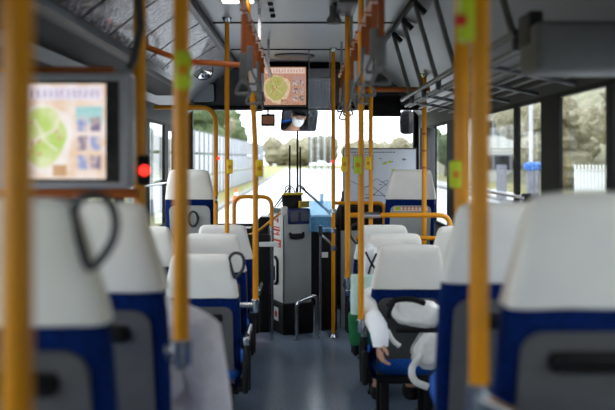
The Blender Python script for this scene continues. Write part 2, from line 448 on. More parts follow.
s1 = seat(-.99, 7.36, 1.50, 1, 'raised front left seat with a pale back panel, over the wheel arch', light=True, strip=True, arm=False)
s2 = seat(.94, 7.36, 1.50, -1, 'raised front right seat with a sticker strip, before the route map', light=True, strip=True, arm=False)
# sticker strip on the raised right seat
zz = .76; y_ = yb(.75)-.018
st = MB().box((0, y_, zz), (.30,.003,.045), .0).build('sticker', M['p_cream'], s2, local=True)
MB().box((-.115, y_-.003, zz), (.05,.003,.028), .0).build('sticker_emblem', M['lime'], st, local=True)
b = MB()
for i in range(6):
    x = -.065+i*.032
    b.box((x, y_-.003, zz+.010), (.022,.003,.005)).box((x, y_-.003, zz-.006), (.020,.003,.005)).box((x, y_-.003, zz), (.005,.003,.030))
b.build('sticker_lettering', M['red'], st, smooth=False, local=True)
# small loop handle on the raised left seat panel
MB().tube([(.03+.04*math.cos(t*math.pi/8), yb(.66)-.03, .67+.065*math.sin(t*math.pi/8)) for t in range(16)], .011, closed=True).build('grab_loop', M['grip'], s1, local=True)

# ------------------------------------------------------------------ poles and rails
def button(parent, p, face=-1, lit=True, m='yellow', size=1.0):
    x, y, z = p
    q = MB().box((x, y-.02*size, z), (.042*size,.036*size,.10*size), .008).build('stop_button', M[m], parent)
    MB().lathe((x, y-.038*size, z), [(.014*size,0),(.014*size,-.006),(.006*size,-.009)], 14, 'Y').build('push_button', M['orange'], q)
    return q
def pole(px, Y, ybot, label, r=.016, top=None, bend=None, m='orange', ztop=CH, foot='clamp', zbot=None, X=None):
    x = X if X is not None else (px-303)*Y/F
    zb = CZ-(ybot-158)*Y/F if zbot is None else zbot
    e = empty('grab_pole', (x, Y, zb), label, 'pole', 'orange upright grab poles')
    pts = [(x, Y, zb), (x, Y, ztop)] if bend is None else [(x, Y, zb), (x, Y, CZ+.10), (x+bend*.55, Y, CZ+.5), (x+bend, Y, ztop-.01)]
    MB().tube(pts, r, seg=18, fil=.3 if bend else 0).build('tube', M[m], e)
    tx = pts[-1][0]
    MB().lathe((tx, Y, ztop), [(.034,0),(.034,-.008),(.022,-.03),(r+.002,-.035)], 20).build('ceiling_flange', M['steel'], e)
    if foot == 'flange':
        MB().lathe((x, Y, zb), [(.04,0),(.04,.008),(.022,.03),(r+.002,.04)], 20).build('floor_flange', M['steel'], e)
    elif foot == 'clamp':
        MB().lathe((x, Y, zb), [(.012,-.045),(r+.006,-.03),(r+.007,.03),(r+.002,.035)], 18).build('clamp', M['steel'], e)
    return e, x
# near poles on seat shoulders, with short arms reaching to the seat
def arm(e, x, Y, z, tox, toy=None):
    a = MB().tube([(x, Y, z), (tox, toy or Y, z)], .017, seg=12).build('clamp_arm', M['steel'], e)
e, x = pole(17, 1.16, 430, 'closest thick orange pole at the far left edge, strongly blurred', r=.021, X=-.388, zbot=1.16); arm(e, x, 1.16, 1.18, -.43)
EP = e
e, x = pole(181, 2.28, 352, 'orange pole on the left ending in a steel clamp at the second left seat', r=.0215); arm(e, x, 2.28, CZ-(352-158)*2.28/F, -.37)
button(e, (x+.012, 2.265, CZ+.23), m='lime', lit=False)
MB().lathe((x+.038, 2.25, CZ+.25), [(.010,0),(.010,-.01),(.005,-.013)], 14, 'Y').build('warning_lamp', M['red'], e)
e, x = pole(478, 1.95, 398, 'thick orange pole on the right ending between the two near seats', r=.023, X=.402); arm(e, x, 1.95, CZ-(398-158)*1.95/F, .46, 1.80)
q = MB().box((x-.03, 1.95, CZ+.33), (.036,.05,.13), .008).build('stop_button', M['lime'], e)
MB().lathe((x-.046, 1.93, CZ+.31), [(.014,0),(.014,-.008),(.006,-.012)], 14, 'Y').build('push_button', M['red'], q)
e, x = pole(464, 3.16, 0, 'orange pole at the step edge on the right, partly behind the thick pole', r=.026, zbot=.0, foot='flange', X=.585); button(e, (x-.025, 3.16, CZ-.06), m='lime')
e, x = pole(138, 3.16, 0, 'orange pole at the step edge on the left with a glowing red stop button', r=.023, zbot=.0, foot='flange', X=-.605)
q = MB().box((x+.022, 3.13, CZ-.045), (.045,.04,.11), .01).build('stop_button', M['black'], e)
MB().lathe((x+.028, 3.11, CZ-.045), [(.020,0),(.020,-.008),(.008,-.014)], 14, 'Y').build('button_lamp', M['led'], q)
# middle poles
e, x = pole(255.5, 5.02, 305, 'orange pole left of the aisle that bends near the lamp', r=.0165, bend=-.05); button(e, (x+.024, 5.02, CZ-.06)); arm(e, x, 5.02, .735, x-.09); 
e, x = pole(227, 5.95, 320, 'slim orange pole on the left between the aisle seats and the front door', r=.0165, zbot=.62); button(e, (x+.022, 5.95, CZ-.06))
arm(e, x, 5.95, .64, x+.10)
e, x = pole(347.5, 5.55, 283, 'orange pole right of the aisle, ending at the second low seat', r=.0175); button(e, (x-.022, 5.55, CZ-.04)); arm(e, x, 5.55, .79, x+.09)
e, x = pole(361, 4.86, 325, 'orange pole beside the low seat with the white coat', r=.0175); button(e, (x-.02, 4.86, CZ-.04), m='lime')
arm(e, x, 4.86, .655, x+.04)
e, x = pole(370.8, 6.52, 300, 'orange pole joining the cross bar before the route map', r=.0165, zbot=0, foot='flange'); button(e, (x-.022, 6.52, CZ-.04))
HX = x
e, x = pole(333.3, 7.60, 338, 'slim orange pole standing on the floor right of the farebox', r=.0175, zbot=0, foot='flange')
MB().lathe((x-.01, 7.575, CZ-.03), [(.011,0),(.011,-.008),(.004,-.012)], 14, 'Y').build('button_lamp', M['led'], e)
for z in (1.13, .955, .80): MB().tube([(x-.0, 7.6, z-.02), (x, 7.6, z+.02)], .025, seg=14).build('pipe_collar', M['steel'], e)
EX = x
e, x = pole(423, 7.05, 175, 'orange pole at the right behind the raised front seat and below the rack', r=.02, zbot=.44, ztop=2.3, foot='flange', X=1.0)
for z in (1.52, 1.66, 1.80): MB().tube([(x, 7.05, z-.008), (x, 7.05, z+.008)], .0235, seg=14).build('pipe_collar', M['rail'], e)
def rail(name, pts, label, r=.0165, fil=.06, m='orange', cat='rail', sleeves=()):
    e = empty(name, pts[0], label, cat)
    MB().tube(pts, r, seg=16, fil=fil).build('tube', M[m], e)
    for a, c, mm in sleeves: MB().tube([a, c], r*1.35, seg=16).build('sleeve', M[mm], e)
    return e
rz_ = CZ-.435
rail('cross_rail', [(.335,6.5,rz_), (1.12,6.5,rz_), (1.12,6.5,.02)], 'orange cross bar in front of the raised right seat, bending down at the wall', fil=.09, sleeves=[((HX-.06,6.5,rz_), (HX+.07,6.5,rz_), 'steel')], r=.019)
rail('cross_rail', [(.40,6.5,CZ-.61), (1.10,6.5,CZ-.61)], 'lower orange cross bar under the raised right seat')
rail('cross_rail', [(EX,7.78,CZ-.41), (.74,7.78,CZ-.41), (.74,7.78,CZ-.6)], 'short orange rail behind the raised right seat by the driver partition')
rail('door_rail', [(-1.22,7.0,CZ+.415), (-.715,7.0,CZ+.415), (-.715,7.0,.02)], 'tall orange rail arching from the left wall down beside the front door', fil=.13, r=.019, sleeves=[((-.715,7.0,.02),(-.715,7.0,.06),'steel')])
e = [o for o in bpy.data.objects if o.name.startswith('door_rail')][0]
MB().lathe((-.69, 6.98, CZ-.002), [(.013,0),(.013,-.008),(.005,-.012)], 14, 'Y').build('button_lamp', M['led'], e)
MB().tube([(-.695,6.98,CZ-.34), (-.715,6.98,CZ-.34)], .03).build('collar', M['steel'], e)
e = empty('barrier_rail', (-.44,7.5,0), 'inverted U orange rail with steel legs beside the farebox', 'rail')
MB().tube([(-.605,7.5,CZ-.62), (-.605,7.5,CZ-.34), (-.275,7.5,CZ-.34), (-.275,7.5,CZ-.60)], .0175, seg=16, fil=.09).build('tube', M['orange'], e)
for xx in (-.605, -.275): MB().tube([(xx,7.5,0), (xx,7.5,CZ-.60)], .0185, seg=14).build('leg', M['steel'], e)
pn = MB().box((-.44,7.5,.50), (.29,.02,.86), .005).build('panel', M['black'], e)
MB().box((-.30,7.47,CZ-.755), (.17,.02,.04), .003).build('plate', M['whiteplate'], e)
rail('cross_rail', [(-.55,7.9,CZ-.73), (-.42,7.86,CZ-.68), (-.18,7.80,CZ-.48), (-.16,7.8,CZ-.44)], 'thin orange tube slanting up behind the barrier rail', r=.011)
rail('cross_rail', [(-1.0,5.3,CZ+.70), (-.74,5.3,CZ+.60), (-.28,5.3,CZ+.57)], 'dimmed orange overhead tube from the left cove to the strap rail', m='rail', r=.018)
bpy.data.objects[-1:] if False else None
rail('cross_rail', [(.35,6.6,CZ+.53), (.98,6.6,CZ+.53)], 'dimmed orange overhead tube across the right side before the sun visor', m='rail', r=.018)
rail('cross_rail', [(-1.24,3.12,CZ-.13), (-.60,3.12,CZ-.13)], 'brown orange tube across the step edge on the left below the screen', m='rail', r=.018)
rail('cross_rail', [(-1.24,2.98,CZ+.305), (-.66,2.98,CZ+.305)], 'dark orange tube above the passenger screen on the left', m='rail', r=.014)
# overhead strap rails
def strap_rail(x, y0, y1, label):
    z = CZ+.73
    e = empty('strap_rail', (x, y0, z), label, 'rail')
    MB().tube([(x,y0,z), (x,y1,z)], .016, seg=14).build('tube', M['rail'], e)
    k = y0+.25
    while k < y1:
        MB().box((x, k, (z+CH)/2), (.02,.03,CH-z), .0).build('bracket', M['steel'], e); k += 1.45
strap_rail(-.285, 3.9, 7.6, 'dimmed orange strap rail running under the ceiling left of the aisle')
strap_rail(.325, 2.6, 7.6, 'dimmed orange strap rail running under the ceiling right of the aisle')
def make_strap(sleeve, long):
    r = empty('hanging_strap', (0,0,0))
    L = .20 if long else .12
    MB().box((0,0,-L/2), (.030,.006,L)).box((0,.0,.018), (.034,.045,.012), .003).build('belt', M['belt'], r, local=True)
    MB().box((0,0,-L-.055), (.042,.018,.13), .008).build('sleeve', M[sleeve], r, local=True)
    z = -L-.10
    MB().tube([(0,0,z), (-.045,0,z-.09), (.045,0,z-.09), (0,0,z)], .0075, seg=10, fil=.025).build('handle', M['strapgrey'], r, local=True)
    return r
protos = {}
def strap(x, y, side, i):
    key = (('strapgrey','strapgrey','strapwhite')[i % 3], i % 2 == 0)
    if key not in protos: o = protos[key] = make_strap(*key)
    else: o = copy_tree(protos[key])
    o.location = (x, y, CZ+.73-.03); o.rotation_euler.z = random.uniform(-.9,.9)
    o.rotation_euler.x = random.uniform(-.06,.06)
    tag(o, 'brown and grey hanging strap in the row over the %s side of the aisle' % side, 'strap', 'hanging straps on the %s rail' % side)
i = 0; y = 4.15
while y < 6.2: strap(-.285, y, 'left', i); y += .36; i += 1
i = 0; y = 3.55
while y < 7.45: strap(.325, y, 'right', i); y += .33; i += 1
# dark strap in front of the left rack
e = empty('hanging_strap', (-.51, 2.6, 2.32), 'dark grey strap hanging before the left overhead rack', 'strap')
MB().tube([(-.53,2.6,2.35), (-.505,2.6,2.15), (-.495,2.6,2.0), (-.515,2.6,1.90), (-.53,2.6,1.87)], .013, seg=10, flat=.4).build('belt', M['grip'], e)
MB().tube([(-.53,2.6,2.34),(-.53,2.6,CH)], .008).build('hook', M['steel'], e)

# ------------------------------------------------------------------ overhead rack on the right, cove posters on the left
e = empty('luggage_rack', (.8, 3.2, CZ+.47), 'grey tubular luggage rack along the right wall above the windows', 'rack')
MB().tube([(.80,3.2,CZ+.47), (.80,6.9,CZ+.47)], .016).tube([(.83,3.2,CZ+.42), (.83,6.9,CZ+.42)], .012).build('front_rail', M['midgrey'], e)
for k in range(5):
    t = (k+.5)/5; MB().tube([(.82+.40*t,3.2,CZ+.42-.06*t), (.82+.40*t,6.9,CZ+.42-.06*t)], .009).build('rod', M['midgrey'], e)
yy = 3.25
while yy < 6.95:
    MB().box((1.02,yy,CZ+.38), (.44,.03,.02), .004, rot=Matrix.Rotation(.2,3,'Y')).box((.81,yy,CZ+.445), (.03,.035,.08), .006).build('bracket', M['midgrey'], e)
    MB().tube([(.80,yy,CZ+.47), (.665,yy,CH-.04)], .0145, seg=10).build('stay', M['panel'], e)
    MB().box((.70,yy,CH-.085), (.09,.07,.03), .005, rot=Matrix.Rotation(.75,3,'Y')).build('stay_foot', M['dark'], e)
    yy += .62
e = empty('luggage_rack', (-.95, 2.0, CZ+.51), 'grey edged shelf with a black underside along the left wall above the door', 'rack')
MB().box((-1.10,4.5,CZ+.518), (.30,5.0,.012)).build('shelf', M['black'], e)
MB().box((-.945,4.5,CZ+.532), (.022,5.0,.035), .005).build('front_rail', M['panel'], e)
# glossy poster sleeves on the left cove
gl = mat('glossy poster film', (.07,.07,.08), .26, coat=.25, col2=(.22,.19,.21), scale=26, bump=1.0, bscale=34)
yy = 3.4; k = 0
while yy < 7.2:
    b = MB()
    n = 6
    prof = [(-.70, CH-.075), (-.78, CH-.125), (-.86, CH-.178), (-.97,CH-.262), (-1.04,CH-.318)]
    o = prof + [(x+.004, z-.006) for x, z in prof[::-1]]
    o = [(x+.012, z-.012) for x, z in o]
    q = b.xsec(o, yy, yy+.52).build('poster', gl)
    origin(q, (-.87, yy, CH-.2))
    tag(q, 'glossy reflective poster sleeve in the row along the left ceiling cove', 'poster', 'glossy poster sleeves on the left cove'); yy += .56; k += 1

# ------------------------------------------------------------------ ceiling lamps, little speakers
for x, y, lab in ((-.39, 4.50, 'lit ceiling lamp left of the aisle at the top of the photo'),):
    e = empty('ceiling_lamp', (x, y, CH), lab, 'lamp')
    MB().box((x, y, CH-.015), (.24,1.5,.03), .008).build('housing', M['midgrey'], e)
    MB().box((x, y-.03, CH-.038), (.185,1.36,.02), .008).build('diffuser', M['lamp'], e)
for sx, lab in ((-1, 'row of small black spot fittings on the ceiling left of centre'), (1, 'row of small black spot fittings on the ceiling right of centre')):
    e = empty('spot_fitting', (sx*.205, 5.6, CH), lab, 'fitting')
    for k in range(3): MB().lathe((sx*.205, 5.38+.22*k, CH), [(.018,-.001),(.018,-.02),(.012,-.025)], 14).build('spot', M['gloss'], e)
e = empty('ceiling_box', (.26, 5.35, CH), 'grey box fitting hung under the ceiling at the head of the strap rail', 'fitting')
MB().box((.27,5.3,CH-.03), (.12,.5,.06), .01).build('housing', M['midgrey'], e)
MB().lathe((.20,5.5,CH), [(.03,0),(.03,-.06),(.05,-.09),(.045,-.115),(.01,-.12)], 18).build('camera_dome', M['panel'], e)

# ------------------------------------------------------------------ passenger screen, left
def art(parent, x0, x1, z0, z1, y, mats, n=1):
    # generic tourist map layout: header strip, round map at left, grid of pictures at right
    w, h = x1-x0, z1-z0
    X = lambda t: x0+w*t
    Z = lambda t: z0+h*t
    def rect(a, c, d, e_, m, nm, lift): 
        MB().box(((X(a)+X(c))/2, y-lift, (Z(d)+Z(e_))/2), (X(c)-X(a), .0016, Z(e_)-Z(d))).build(nm, mats[m], parent, smooth=False)
    rect(0,1,0,1,'back','picture_ground',0)
    rect(.03,.97,.83,.97,'head','header',.002)
    b = MB()
    for i in range(13):
        t = .08+.068*i
        for k in range(3):
            a = t+random.uniform(-.01,.01); d = .865+.03*k
            b.box((X(a)+w*.018, y-.0045, Z(d)), (w*.035*random.uniform(.5,1), .001, h*.012))
        b.box((X(t)+w*.02*random.random()+w*.01, y-.0045, Z(.895)), (w*.008, .001, h*.075))
    b.build('lettering', mats['text'], parent, smooth=False)
    def blob(cx, cz, rx, rz, m, nm, lift, seed):
        pts = []
        for k in range(28):
            t = 2*math.pi*k/28; q = 1+.16*noise.noise(V((math.cos(t)*1.6+seed, math.sin(t)*1.6, seed)))
            pts.append((X(cx+rx*math.cos(t)*q), Z(cz+rz*math.sin(t)*q)))
        MB().plate(pts, y-lift-.001, y-lift).build(nm, mats[m], parent, smooth=False)
    blob(.31,.42,.33,.37,'road','map_outline',.004,3)
    blob(.29,.44,.26,.30,'green','map',.006,5)
    b = MB(); b.tube([(X(.12),y-.008,Z(.3)), (X(.25),y-.008,Z(.45)), (X(.42),y-.008,Z(.5)), (X(.47),y-.008,Z(.68))], h*.008, fil=.02, seg=6, flat=.2)
    b.tube([(X(.2),y-.008,Z(.62)), (X(.3),y-.008,Z(.4)), (X(.45),y-.008,Z(.3))], h*.008, fil=.02, seg=6, flat=.2); b.build('map_route', mats['road'], parent)
    for k in range(9): MB().box((X(.12+.36*random.random()), y-.009, Z(.25+.4*random.random())), (w*.03,.001,h*.03)).build('map_mark', mats['red'], parent, smooth=False)
    rect(.66,.97,.58,.76,'teal','picture_band',.003)
    k = 0
    for r_ in range(3):
        for c_ in range(2):
            a = .68+.15*c_; d = .10+.20*r_
            rect(a, a+.12, d, d+.15, 'pic' if (r_+c_) % 2 else 'blue', 'thumbnail', .005)
    rect(.40,.56,.03,.15,'tan','picture_caption',.009)
SM = dict(back=M['s_back'], head=M['s_head'], text=M['s_text'], road=M['s_road'], green=M['s_green'], red=M['s_red'], teal=M['s_teal'], pic=M['s_pic'], blue=M['s_blue'], tan=M['s_tan'])
Y = 2.86; k = Y/F
X0, X1, ZA, ZB = (-40-303)*k, (131-303)*k, CZ-(189-158)*k, CZ-(72-158)*k
e = empty('passenger_screen', ((X0+X1)/2, Y, ZA), 'bright map display in a grey housing hung on the left behind the closest pole', 'screen')
MB().box(((X0+X1)/2, Y+.05, (ZA+ZB)/2), (X1-X0, .09, ZB-ZA), .02).build('housing', M['bezel'], e)
SX0, SX1, SZ0, SZ1 = (20-303)*k, (106-303)*k, CZ-(179-158)*k, CZ-(84-158)*k
MB().box(((SX0-.02+(117-303)*k)/2, Y+.002, (SZ0+SZ1)/2), ((117-303)*k-SX0+.03, .012, SZ1-SZ0+.02), .003).build('screen_border', M['gloss'], e)
s = MB().box(((SX0+SX1)/2, Y-.006, (SZ0+SZ1)/2), (SX1-SX0, .004, SZ1-SZ0)).build('display', M['s_back'], e, smooth=False)
art(s, SX0, SX1, SZ0, SZ1, Y-.009, SM)
MB().box((-1.2, Y+.09, CZ+.1), (.10,.04,.05)).build('wall_bracket', M['dark'], e)
# matching box on the right
Y = 2.92; k = Y/F
e = empty('equipment_box', (.98, Y, CZ+.29), 'plain grey box under the right cove at the top right corner', 'box')
MB().box((1.02, Y+.12, CZ+.385), (.44,.24,.175), .022).build('housing', M['panel'], e)
MB().box((.80+.02, Y+.16, CZ+.46), (.05,.16,.12), .01).build('hanger', M['dark'], e)

# ------------------------------------------------------------------ front: poster, mirrors, visor, dash
PM = dict(back=M['p_pink'], head=M['p_cream'], text=M['red'], road=M['p_cream'], green=M['p_green'], red=M['red'], teal=M['p_pink'], pic=M['ink'], blue=M['p_cream'], tan=M['rail'])
Y = 8.60; k = Y/F
e = empty('front_display', ((284-303)*k, Y, CZ-(105-158)*k), 'salmon tourist map display hung on the front header above the windscreen', 'screen')
x0, x1, z0, z1 = (264-303)*k, (306-303)*k, CZ-(105-158)*k, CZ-(67-158)*k
MB().box(((x0+x1)/2, Y+.055, (z0+z1)/2), (x1-x0+.02, .10, z1-z0+.02), .006).build('housing', M['black'], e)
pe = MB().box(((x0+x1)/2, Y+.001, (z0+z1)/2), (x1-x0, .004, z1-z0)).build('display', M['p_pink'], e, smooth=False)
lp = {}
for kk, (c, c2) in dict(back=((.60,.34,.24),(.50,.24,.15)), head=((.85,.66,.58),(.8,.6,.5)), text=((.35,.08,.06),(.3,.1,.1)), road=((.80,.62,.42),(.7,.5,.3)), green=((.42,.45,.12),(.55,.46,.18)), red=((.5,.12,.05),(.5,.2,.1)), teal=((.5,.3,.24),(.5,.3,.3)), pic=((.16,.12,.12),(.6,.45,.4)), blue=((.3,.22,.2),(.7,.55,.5)), tan=((.35,.12,.05),(.6,.4,.3))).items():
    lp[kk] = screenmat('front display '+kk, c, c2, 50, .85)
art(pe, x0, x1, z0, z1, Y-.002, lp)
e = tag(MB().box(((319-303)*k, 8.70, CZ+.71), (.22,.06,.40), .01).build('sign_panel', M['bezel']), 'purple grey notice panel on the header beside the map display', 'panel')
origin(e, ((319-303)*k, 8.70, CZ+.55))
# small dark notice below the header, left of the mirror
e = empty('notice_card', ((265-303)*9.0/F, 9.0, CZ+.33), 'small salmon notice card in a dark frame under the header', 'card')
x0 = (261-303)*9.0/F; x1 = (275-303)*9.0/F
MB().box(((x0+x1)/2, 9.0, CZ+.40), (x1-x0, .012, .13), .003).box(((x0+x1)/2, 9.0, CZ+.50), (.02,.008,.10)).build('frame', M['black'], e)
MB().box(((x0+x1)/2, 8.992, CZ+.40), (x1-x0-.03, .004, .085)).build('card', M['p_pink'], e)
def mirror(name, c, w, h, n, label, r=.03, depth=.03):
    e = empty(name, c, label, 'mirror')
    n = V(n).normalized(); zax = V((0,0,1)); xa = zax.cross(-n).normalized()*-1; za = (-n).cross(xa).normalized()
    if za.z < 0: za = -za
    R = Matrix((xa, -n, za)).transposed()
    fn = lambda v: R @ v
    MB().plate(rrect(-w/2,w/2,-h/2,h/2,r), .003, depth).map(fn).build('shell', M['black'], e, local=True)
    MB().plate(rrect(-w/2+.008,w/2-.008,-h/2+.008,h/2-.008,r-.006), 0, .004).map(fn).build('mirror_glass', M['chrome'], e, local=True)
    return e
MC = V((-.035, 9.08, CZ+.395)); HD = V((.60, 8.40, 1.50)); CAM = V((0,0,CZ))
nn = (CAM-MC).normalized()+(HD+V((0,0,-.09))-MC).normalized()
e = mirror('rear_view_mirror', MC, .40, .235, nn, 'large interior mirror showing the masked driver')
MB().tube([MC+V((0,.02,.02)), MC+V((0,.05,.16)), MC+V((0,.05,.24))], .012).build('stem', M['black'], e)
c = at(203,93,8.66)
e = mirror('rear_view_mirror', c, .27, .20, (-.45,-1,-.06), 'square mirror on the front header near the left door')
c = at(203,70,7.6)
e = empty('dome_mirror', c, 'round convex mirror by the left cove above the front door', 'mirror')
MB().lathe(c, [(.001,-.045),(.04,-.040),(.07,-.025),(.088,0)], 28, 'Y').build('mirror_glass', M['chrome'], e)
MB().lathe(c, [(.092,-.004),(.092,.012),(.05,.03)], 28, 'Y').tube([c+V((0,.02,.02)), c+V((0,.10,.36))], .01).build('shell', M['black'], e)
c = at(386,106,8.70)
e = empty('sun_visor', c, 'black sun visor hanging above the driver', 'visor')
MB().box(c, (.30,.03,.22), .012, rot=Matrix.Rotation(-.15,3,'X')).build('blade', M['black'], e)
MB().box(c+V((0,.05,.11)), (.26,.10,.05)).build('hinge', M['dark'], e)
# outside mirror seen through the windscreen, right
c = at(407,122,9.75)
e = empty('outside_mirror', c, 'black outside mirror on an arm beyond the right of the windscreen', 'mirror')
MB().loft([(-.14,.10,.06,0),(-.12,.16,.09,0),(.0,.17,.10,0),(.10,.16,.09,0),(.13,.10,.05,0)], n=3, seg=24).map(lambda v: V(v)+c).build('shell', M['gloss'], e)
MB().tube([c+V((0,0,.10)), c+V((.02,.0,.26)), c+V((.12,-.30,.34))], .016, fil=.05).build('arm', M['black'], e)
# dashboard
b = MB()
b.xsec([(-1.2,.1),(-1.2,.86),(-.55,.86),(-.45,.98),(1.2,.98),(1.2,.1)], 8.98, 9.27)
o = b.build('dashboard', M['black']); origin(o, (0,9.05,.1)); tag(o, 'black dashboard under the windscreen behind the farebox', 'dashboard')
for q in bpy.data.objects:
    pass
e = empty('steering_wheel', (.60,8.80,.95), 'black steering wheel in front of the driver', 'steering wheel')
R = Matrix.Rotation(math.radians(28),3,'X')
MB().tube([V((.60,8.78,1.02))+R@V((.22*math.cos(t*math.pi/14), .22*math.sin(t*math.pi/14), 0)) for t in range(28)], .014, closed=True).build('rim', M['black'], e)
MB().tube([(.60,8.78,1.02), (.60,8.90,.80)], .03).tube([V((.38,8.78,1.02)),V((.82,8.78,1.02))], .012).build('column', M['black'], e)
# wipers outside
for (bx,by), (tx,ty), lab in (((262,224),(290,146),'wiper with its arm leaning, left of the windscreen centre'), ((330,214),(300,148),'wiper with its arm leaning, right of the windscreen centre')):
    Y = 9.42
    p0 = at(bx,by,Y); elbow = at(289.5 if bx < 300 else 300.5, 187, Y); p2 = at(tx,ty,Y)
    e = empty('windscreen_wiper', p0, lab, 'wiper', None)
    MB().tube([V((p0.x,Y,.835)), p0, elbow+V((0,.01,0))], .008, seg=8).tube([p0+V((.03,0,0)), elbow+V((.02,.01,-.01))], .006, seg=8).build('arm', M['black'], e)
    MB().box((p2+elbow)/2+V((0,0,-.06)), (.020,.03,(p2.z-elbow.z)+.14), .004).build('blade', M['black'], e)
    MB().tube([elbow+V((-.05,0,-.06)), elbow+V((-.045,0,.0)), elbow+V((0,0,.02)), elbow+V((.05,0,-.02)), elbow+V((.06,0,-.07))], .006, seg=8, fil=.03).build('pivot_hose', M['black'], e)

# ------------------------------------------------------------------ farebox
FY = 7.78; fz = math.radians(22)
FX = -.052
e = empty('farebox', (FX,FY,0), 'grey farebox on a black plinth beside the driver with yellow signs and red stickers', 'farebox')
e.rotation_euler.z = fz
def L(b, nm, m, p=e, smooth=True): return b.build(nm, M[m], p, smooth=smooth, local=True)
L(MB().box((0,.14,.14), (.30,.34,.28), .01), 'plinth', 'black')
L(MB().box((0,.14,.685), (.265,.32,.81), .012), 'body', 'farebox')
L(MB().box((-.145,.14,.685), (.006,.30,.79)), 'side_door', 'fareside', smooth=False)  # side face wears the lightened paint, as if more strongly lit
sd = L(MB().box((-.1505,.13,.93), (.004,.20,.13)), 'red_sticker', 'whiteplate', smooth=False)
L(MB().box((-.154,.13,.965), (.003,.16,.012)).box((-.154,.13,.94), (.003,.17,.02)).box((-.154,.13,.90), (.003,.15,.012)).box((-.154,.1,.915), (.003,.06,.012)), 'sticker_lettering', 'red', sd, False)
sd = L(MB().box((-.1505,.13,.82), (.004,.20,.07)), 'red_sticker', 'red', smooth=False)
L(MB().box((-.154,.13,.83), (.003,.15,.012)).box((-.154,.11,.80), (.003,.11,.01)), 'sticker_lettering', 'whiteplate', sd, False)
sd = L(MB().box((-.1505,.12,1.03), (.004,.16,.07)), 'red_sticker', 'whiteplate', smooth=False)
L(MB().lathe((-.153,.10,1.03), [(.022,.001),(.022,-.002)], 18, 'X').box((-.154,.16,1.03), (.003,.05,.012)), 'sticker_emblem', 'red', sd)
L(MB().tube([(-.155,.16,.44),(-.155,.10,.47),(-.155,.10,.66),(-.155,.16,.69)], .014, fil=.02).tube([(-.155,.2,.47),(-.155,.2,.60)], .012), 'latch', 'black')
sd = L(MB().box((-.1525,.14,.17), (.004,.11,.12)), 'plinth_sticker', 'whiteplate', smooth=False)
L(MB().lathe((-.155,.14,.17), [(.03,.001),(.03,-.002)], 18, 'X'), 'sticker_emblem', 'red', sd)
L(MB().box((-.02,-.03,.895), (.13,.03,.04), .012).tube([(-.08,-.02,.92),(-.07,-.05,.88),(.04,-.05,.88),(.05,-.02,.92)], .013, fil=.02), 'front_latch', 'black')
# head: coin tray, ticket reader, yellow signs
L(MB().box((0,.16,1.115), (.27,.27,.05), .01), 'top_deck', 'midgrey')
k_ = L(MB().box((.01,-.005,1.07), (.22,.07,.145), .02), 'coin_tray', 'keypad')
L(MB().box((-.045,-.042,1.07), (.07,.008,.09), .005).box((.06,-.042,1.07), (.09,.008,.09), .005), 'tray_lid', 'ink', k_)
L(MB().box((-.12,.02,1.12), (.05,.06,.08), .01), 'ticket_slot', 'fareside')
mn = L(MB().box((.0,.13,1.20), (.19,.04,.13), .01, rot=Matrix.Rotation(-.2,3,'X')), 'fare_monitor', 'black')
L(MB().box((.0,.10,1.27), (.19,.03,.022), .003), 'yellow_sign', 'yellow', mn)
y2 = L(MB().box((.085,.05,1.175), (.10,.02,.06), .003), 'yellow_sign', 'yellow')
L(MB().box((.085,.036,1.19), (.08,.004,.006)).box((.085,.036,1.175), (.07,.004,.006)).box((.085,.036,1.16), (.08,.004,.006)), 'sign_lettering', 'ink', y2, False)
# steel guard hoop on the floor before the farebox
e = empty('guard_hoop', (.0,7.50,0), 'low bent steel hoop fixed to the floor in front of the farebox', 'hoop')
MB().tube([(-.055,7.50,0), (-.055,7.50,.335), (.125,7.60,.385), (.125,7.60,0)], .0155, seg=14, fil=.06).build('tube', M['steel'], e)
for p in ((-.055,7.5), (.125,7.6)): MB().lathe((p[0],p[1],0), [(.03,0),(.03,.008),(.016,.012)], 16).build('floor_flange', M['steel'], e)
# driver side equipment column and joint arms between farebox and pole
e = empty('card_reader_stand', (.19,7.95,0), 'dark column with a steel arm between the farebox and the slim pole', 'stand')
MB().tube([(.155,7.62,.02),(.155,7.62,1.0)], .012).build('post', M['steel'], e)
MB().box((.235,8.05,.47), (.16,.22,.94), .01).build('column', M['black'], e)
MB().tube([(.155,7.62,.92),(.20,7.62,.88),(EX-.01,7.61,.83)], .014, fil=.03).build('arm', M['steel'], e)
MB().box((.155,7.60,.95), (.035,.04,.10), .008).build('clamp', M['grip'], e)
MB().box((.195,7.93,.70), (.075,.012,.05), .003).build('plate', M['whiteplate'], e)
MB().tube([(.19,7.93,.0),(.19,7.93,.10)], .01).build('foot', M['black'], e)
# vinyl screen
Yv = 7.72; k = Yv/F
def wavy(x0, x1, z0, z1, y, amp, seed):
    b = MB(); n = 24; vs = []
    for i in range(n+1):
        x = x0+(x1-x0)*i/n
        yy = y+amp*math.sin(i*.9+seed)
        vs.append((b.bm.verts.new((x, yy, z0)), b.bm.verts.new((x, yy, z1)), b.bm.verts.new((x, yy+.002, z0)), b.bm.verts.new((x, yy+.002, z1))))
    for a, c in zip(vs, vs[1:]):
        b.bm.faces.new((a[0],c[0],c[1],a[1])); b.bm.faces.new((a[2],a[3],c[3],c[2]))
        b.bm.faces.new((a[1],c[1],c[3],a[3])); b.bm.faces.new((a[0],a[2],c[2],c[0]))
    return b
e = empty('vinyl_curtain', ((320-303)*k, Yv, CZ-(232-158)*k), 'clear vinyl droplet sheet with a blue lower part hanging by the slim pole', 'curtain')
xa, xb = (308-303)*k, (331-303)*k
wavy(xa, xb, CZ-(201-158)*k, CZ+.72, Yv, .008, 0).build('clear_sheet', M['vinyl'], e)
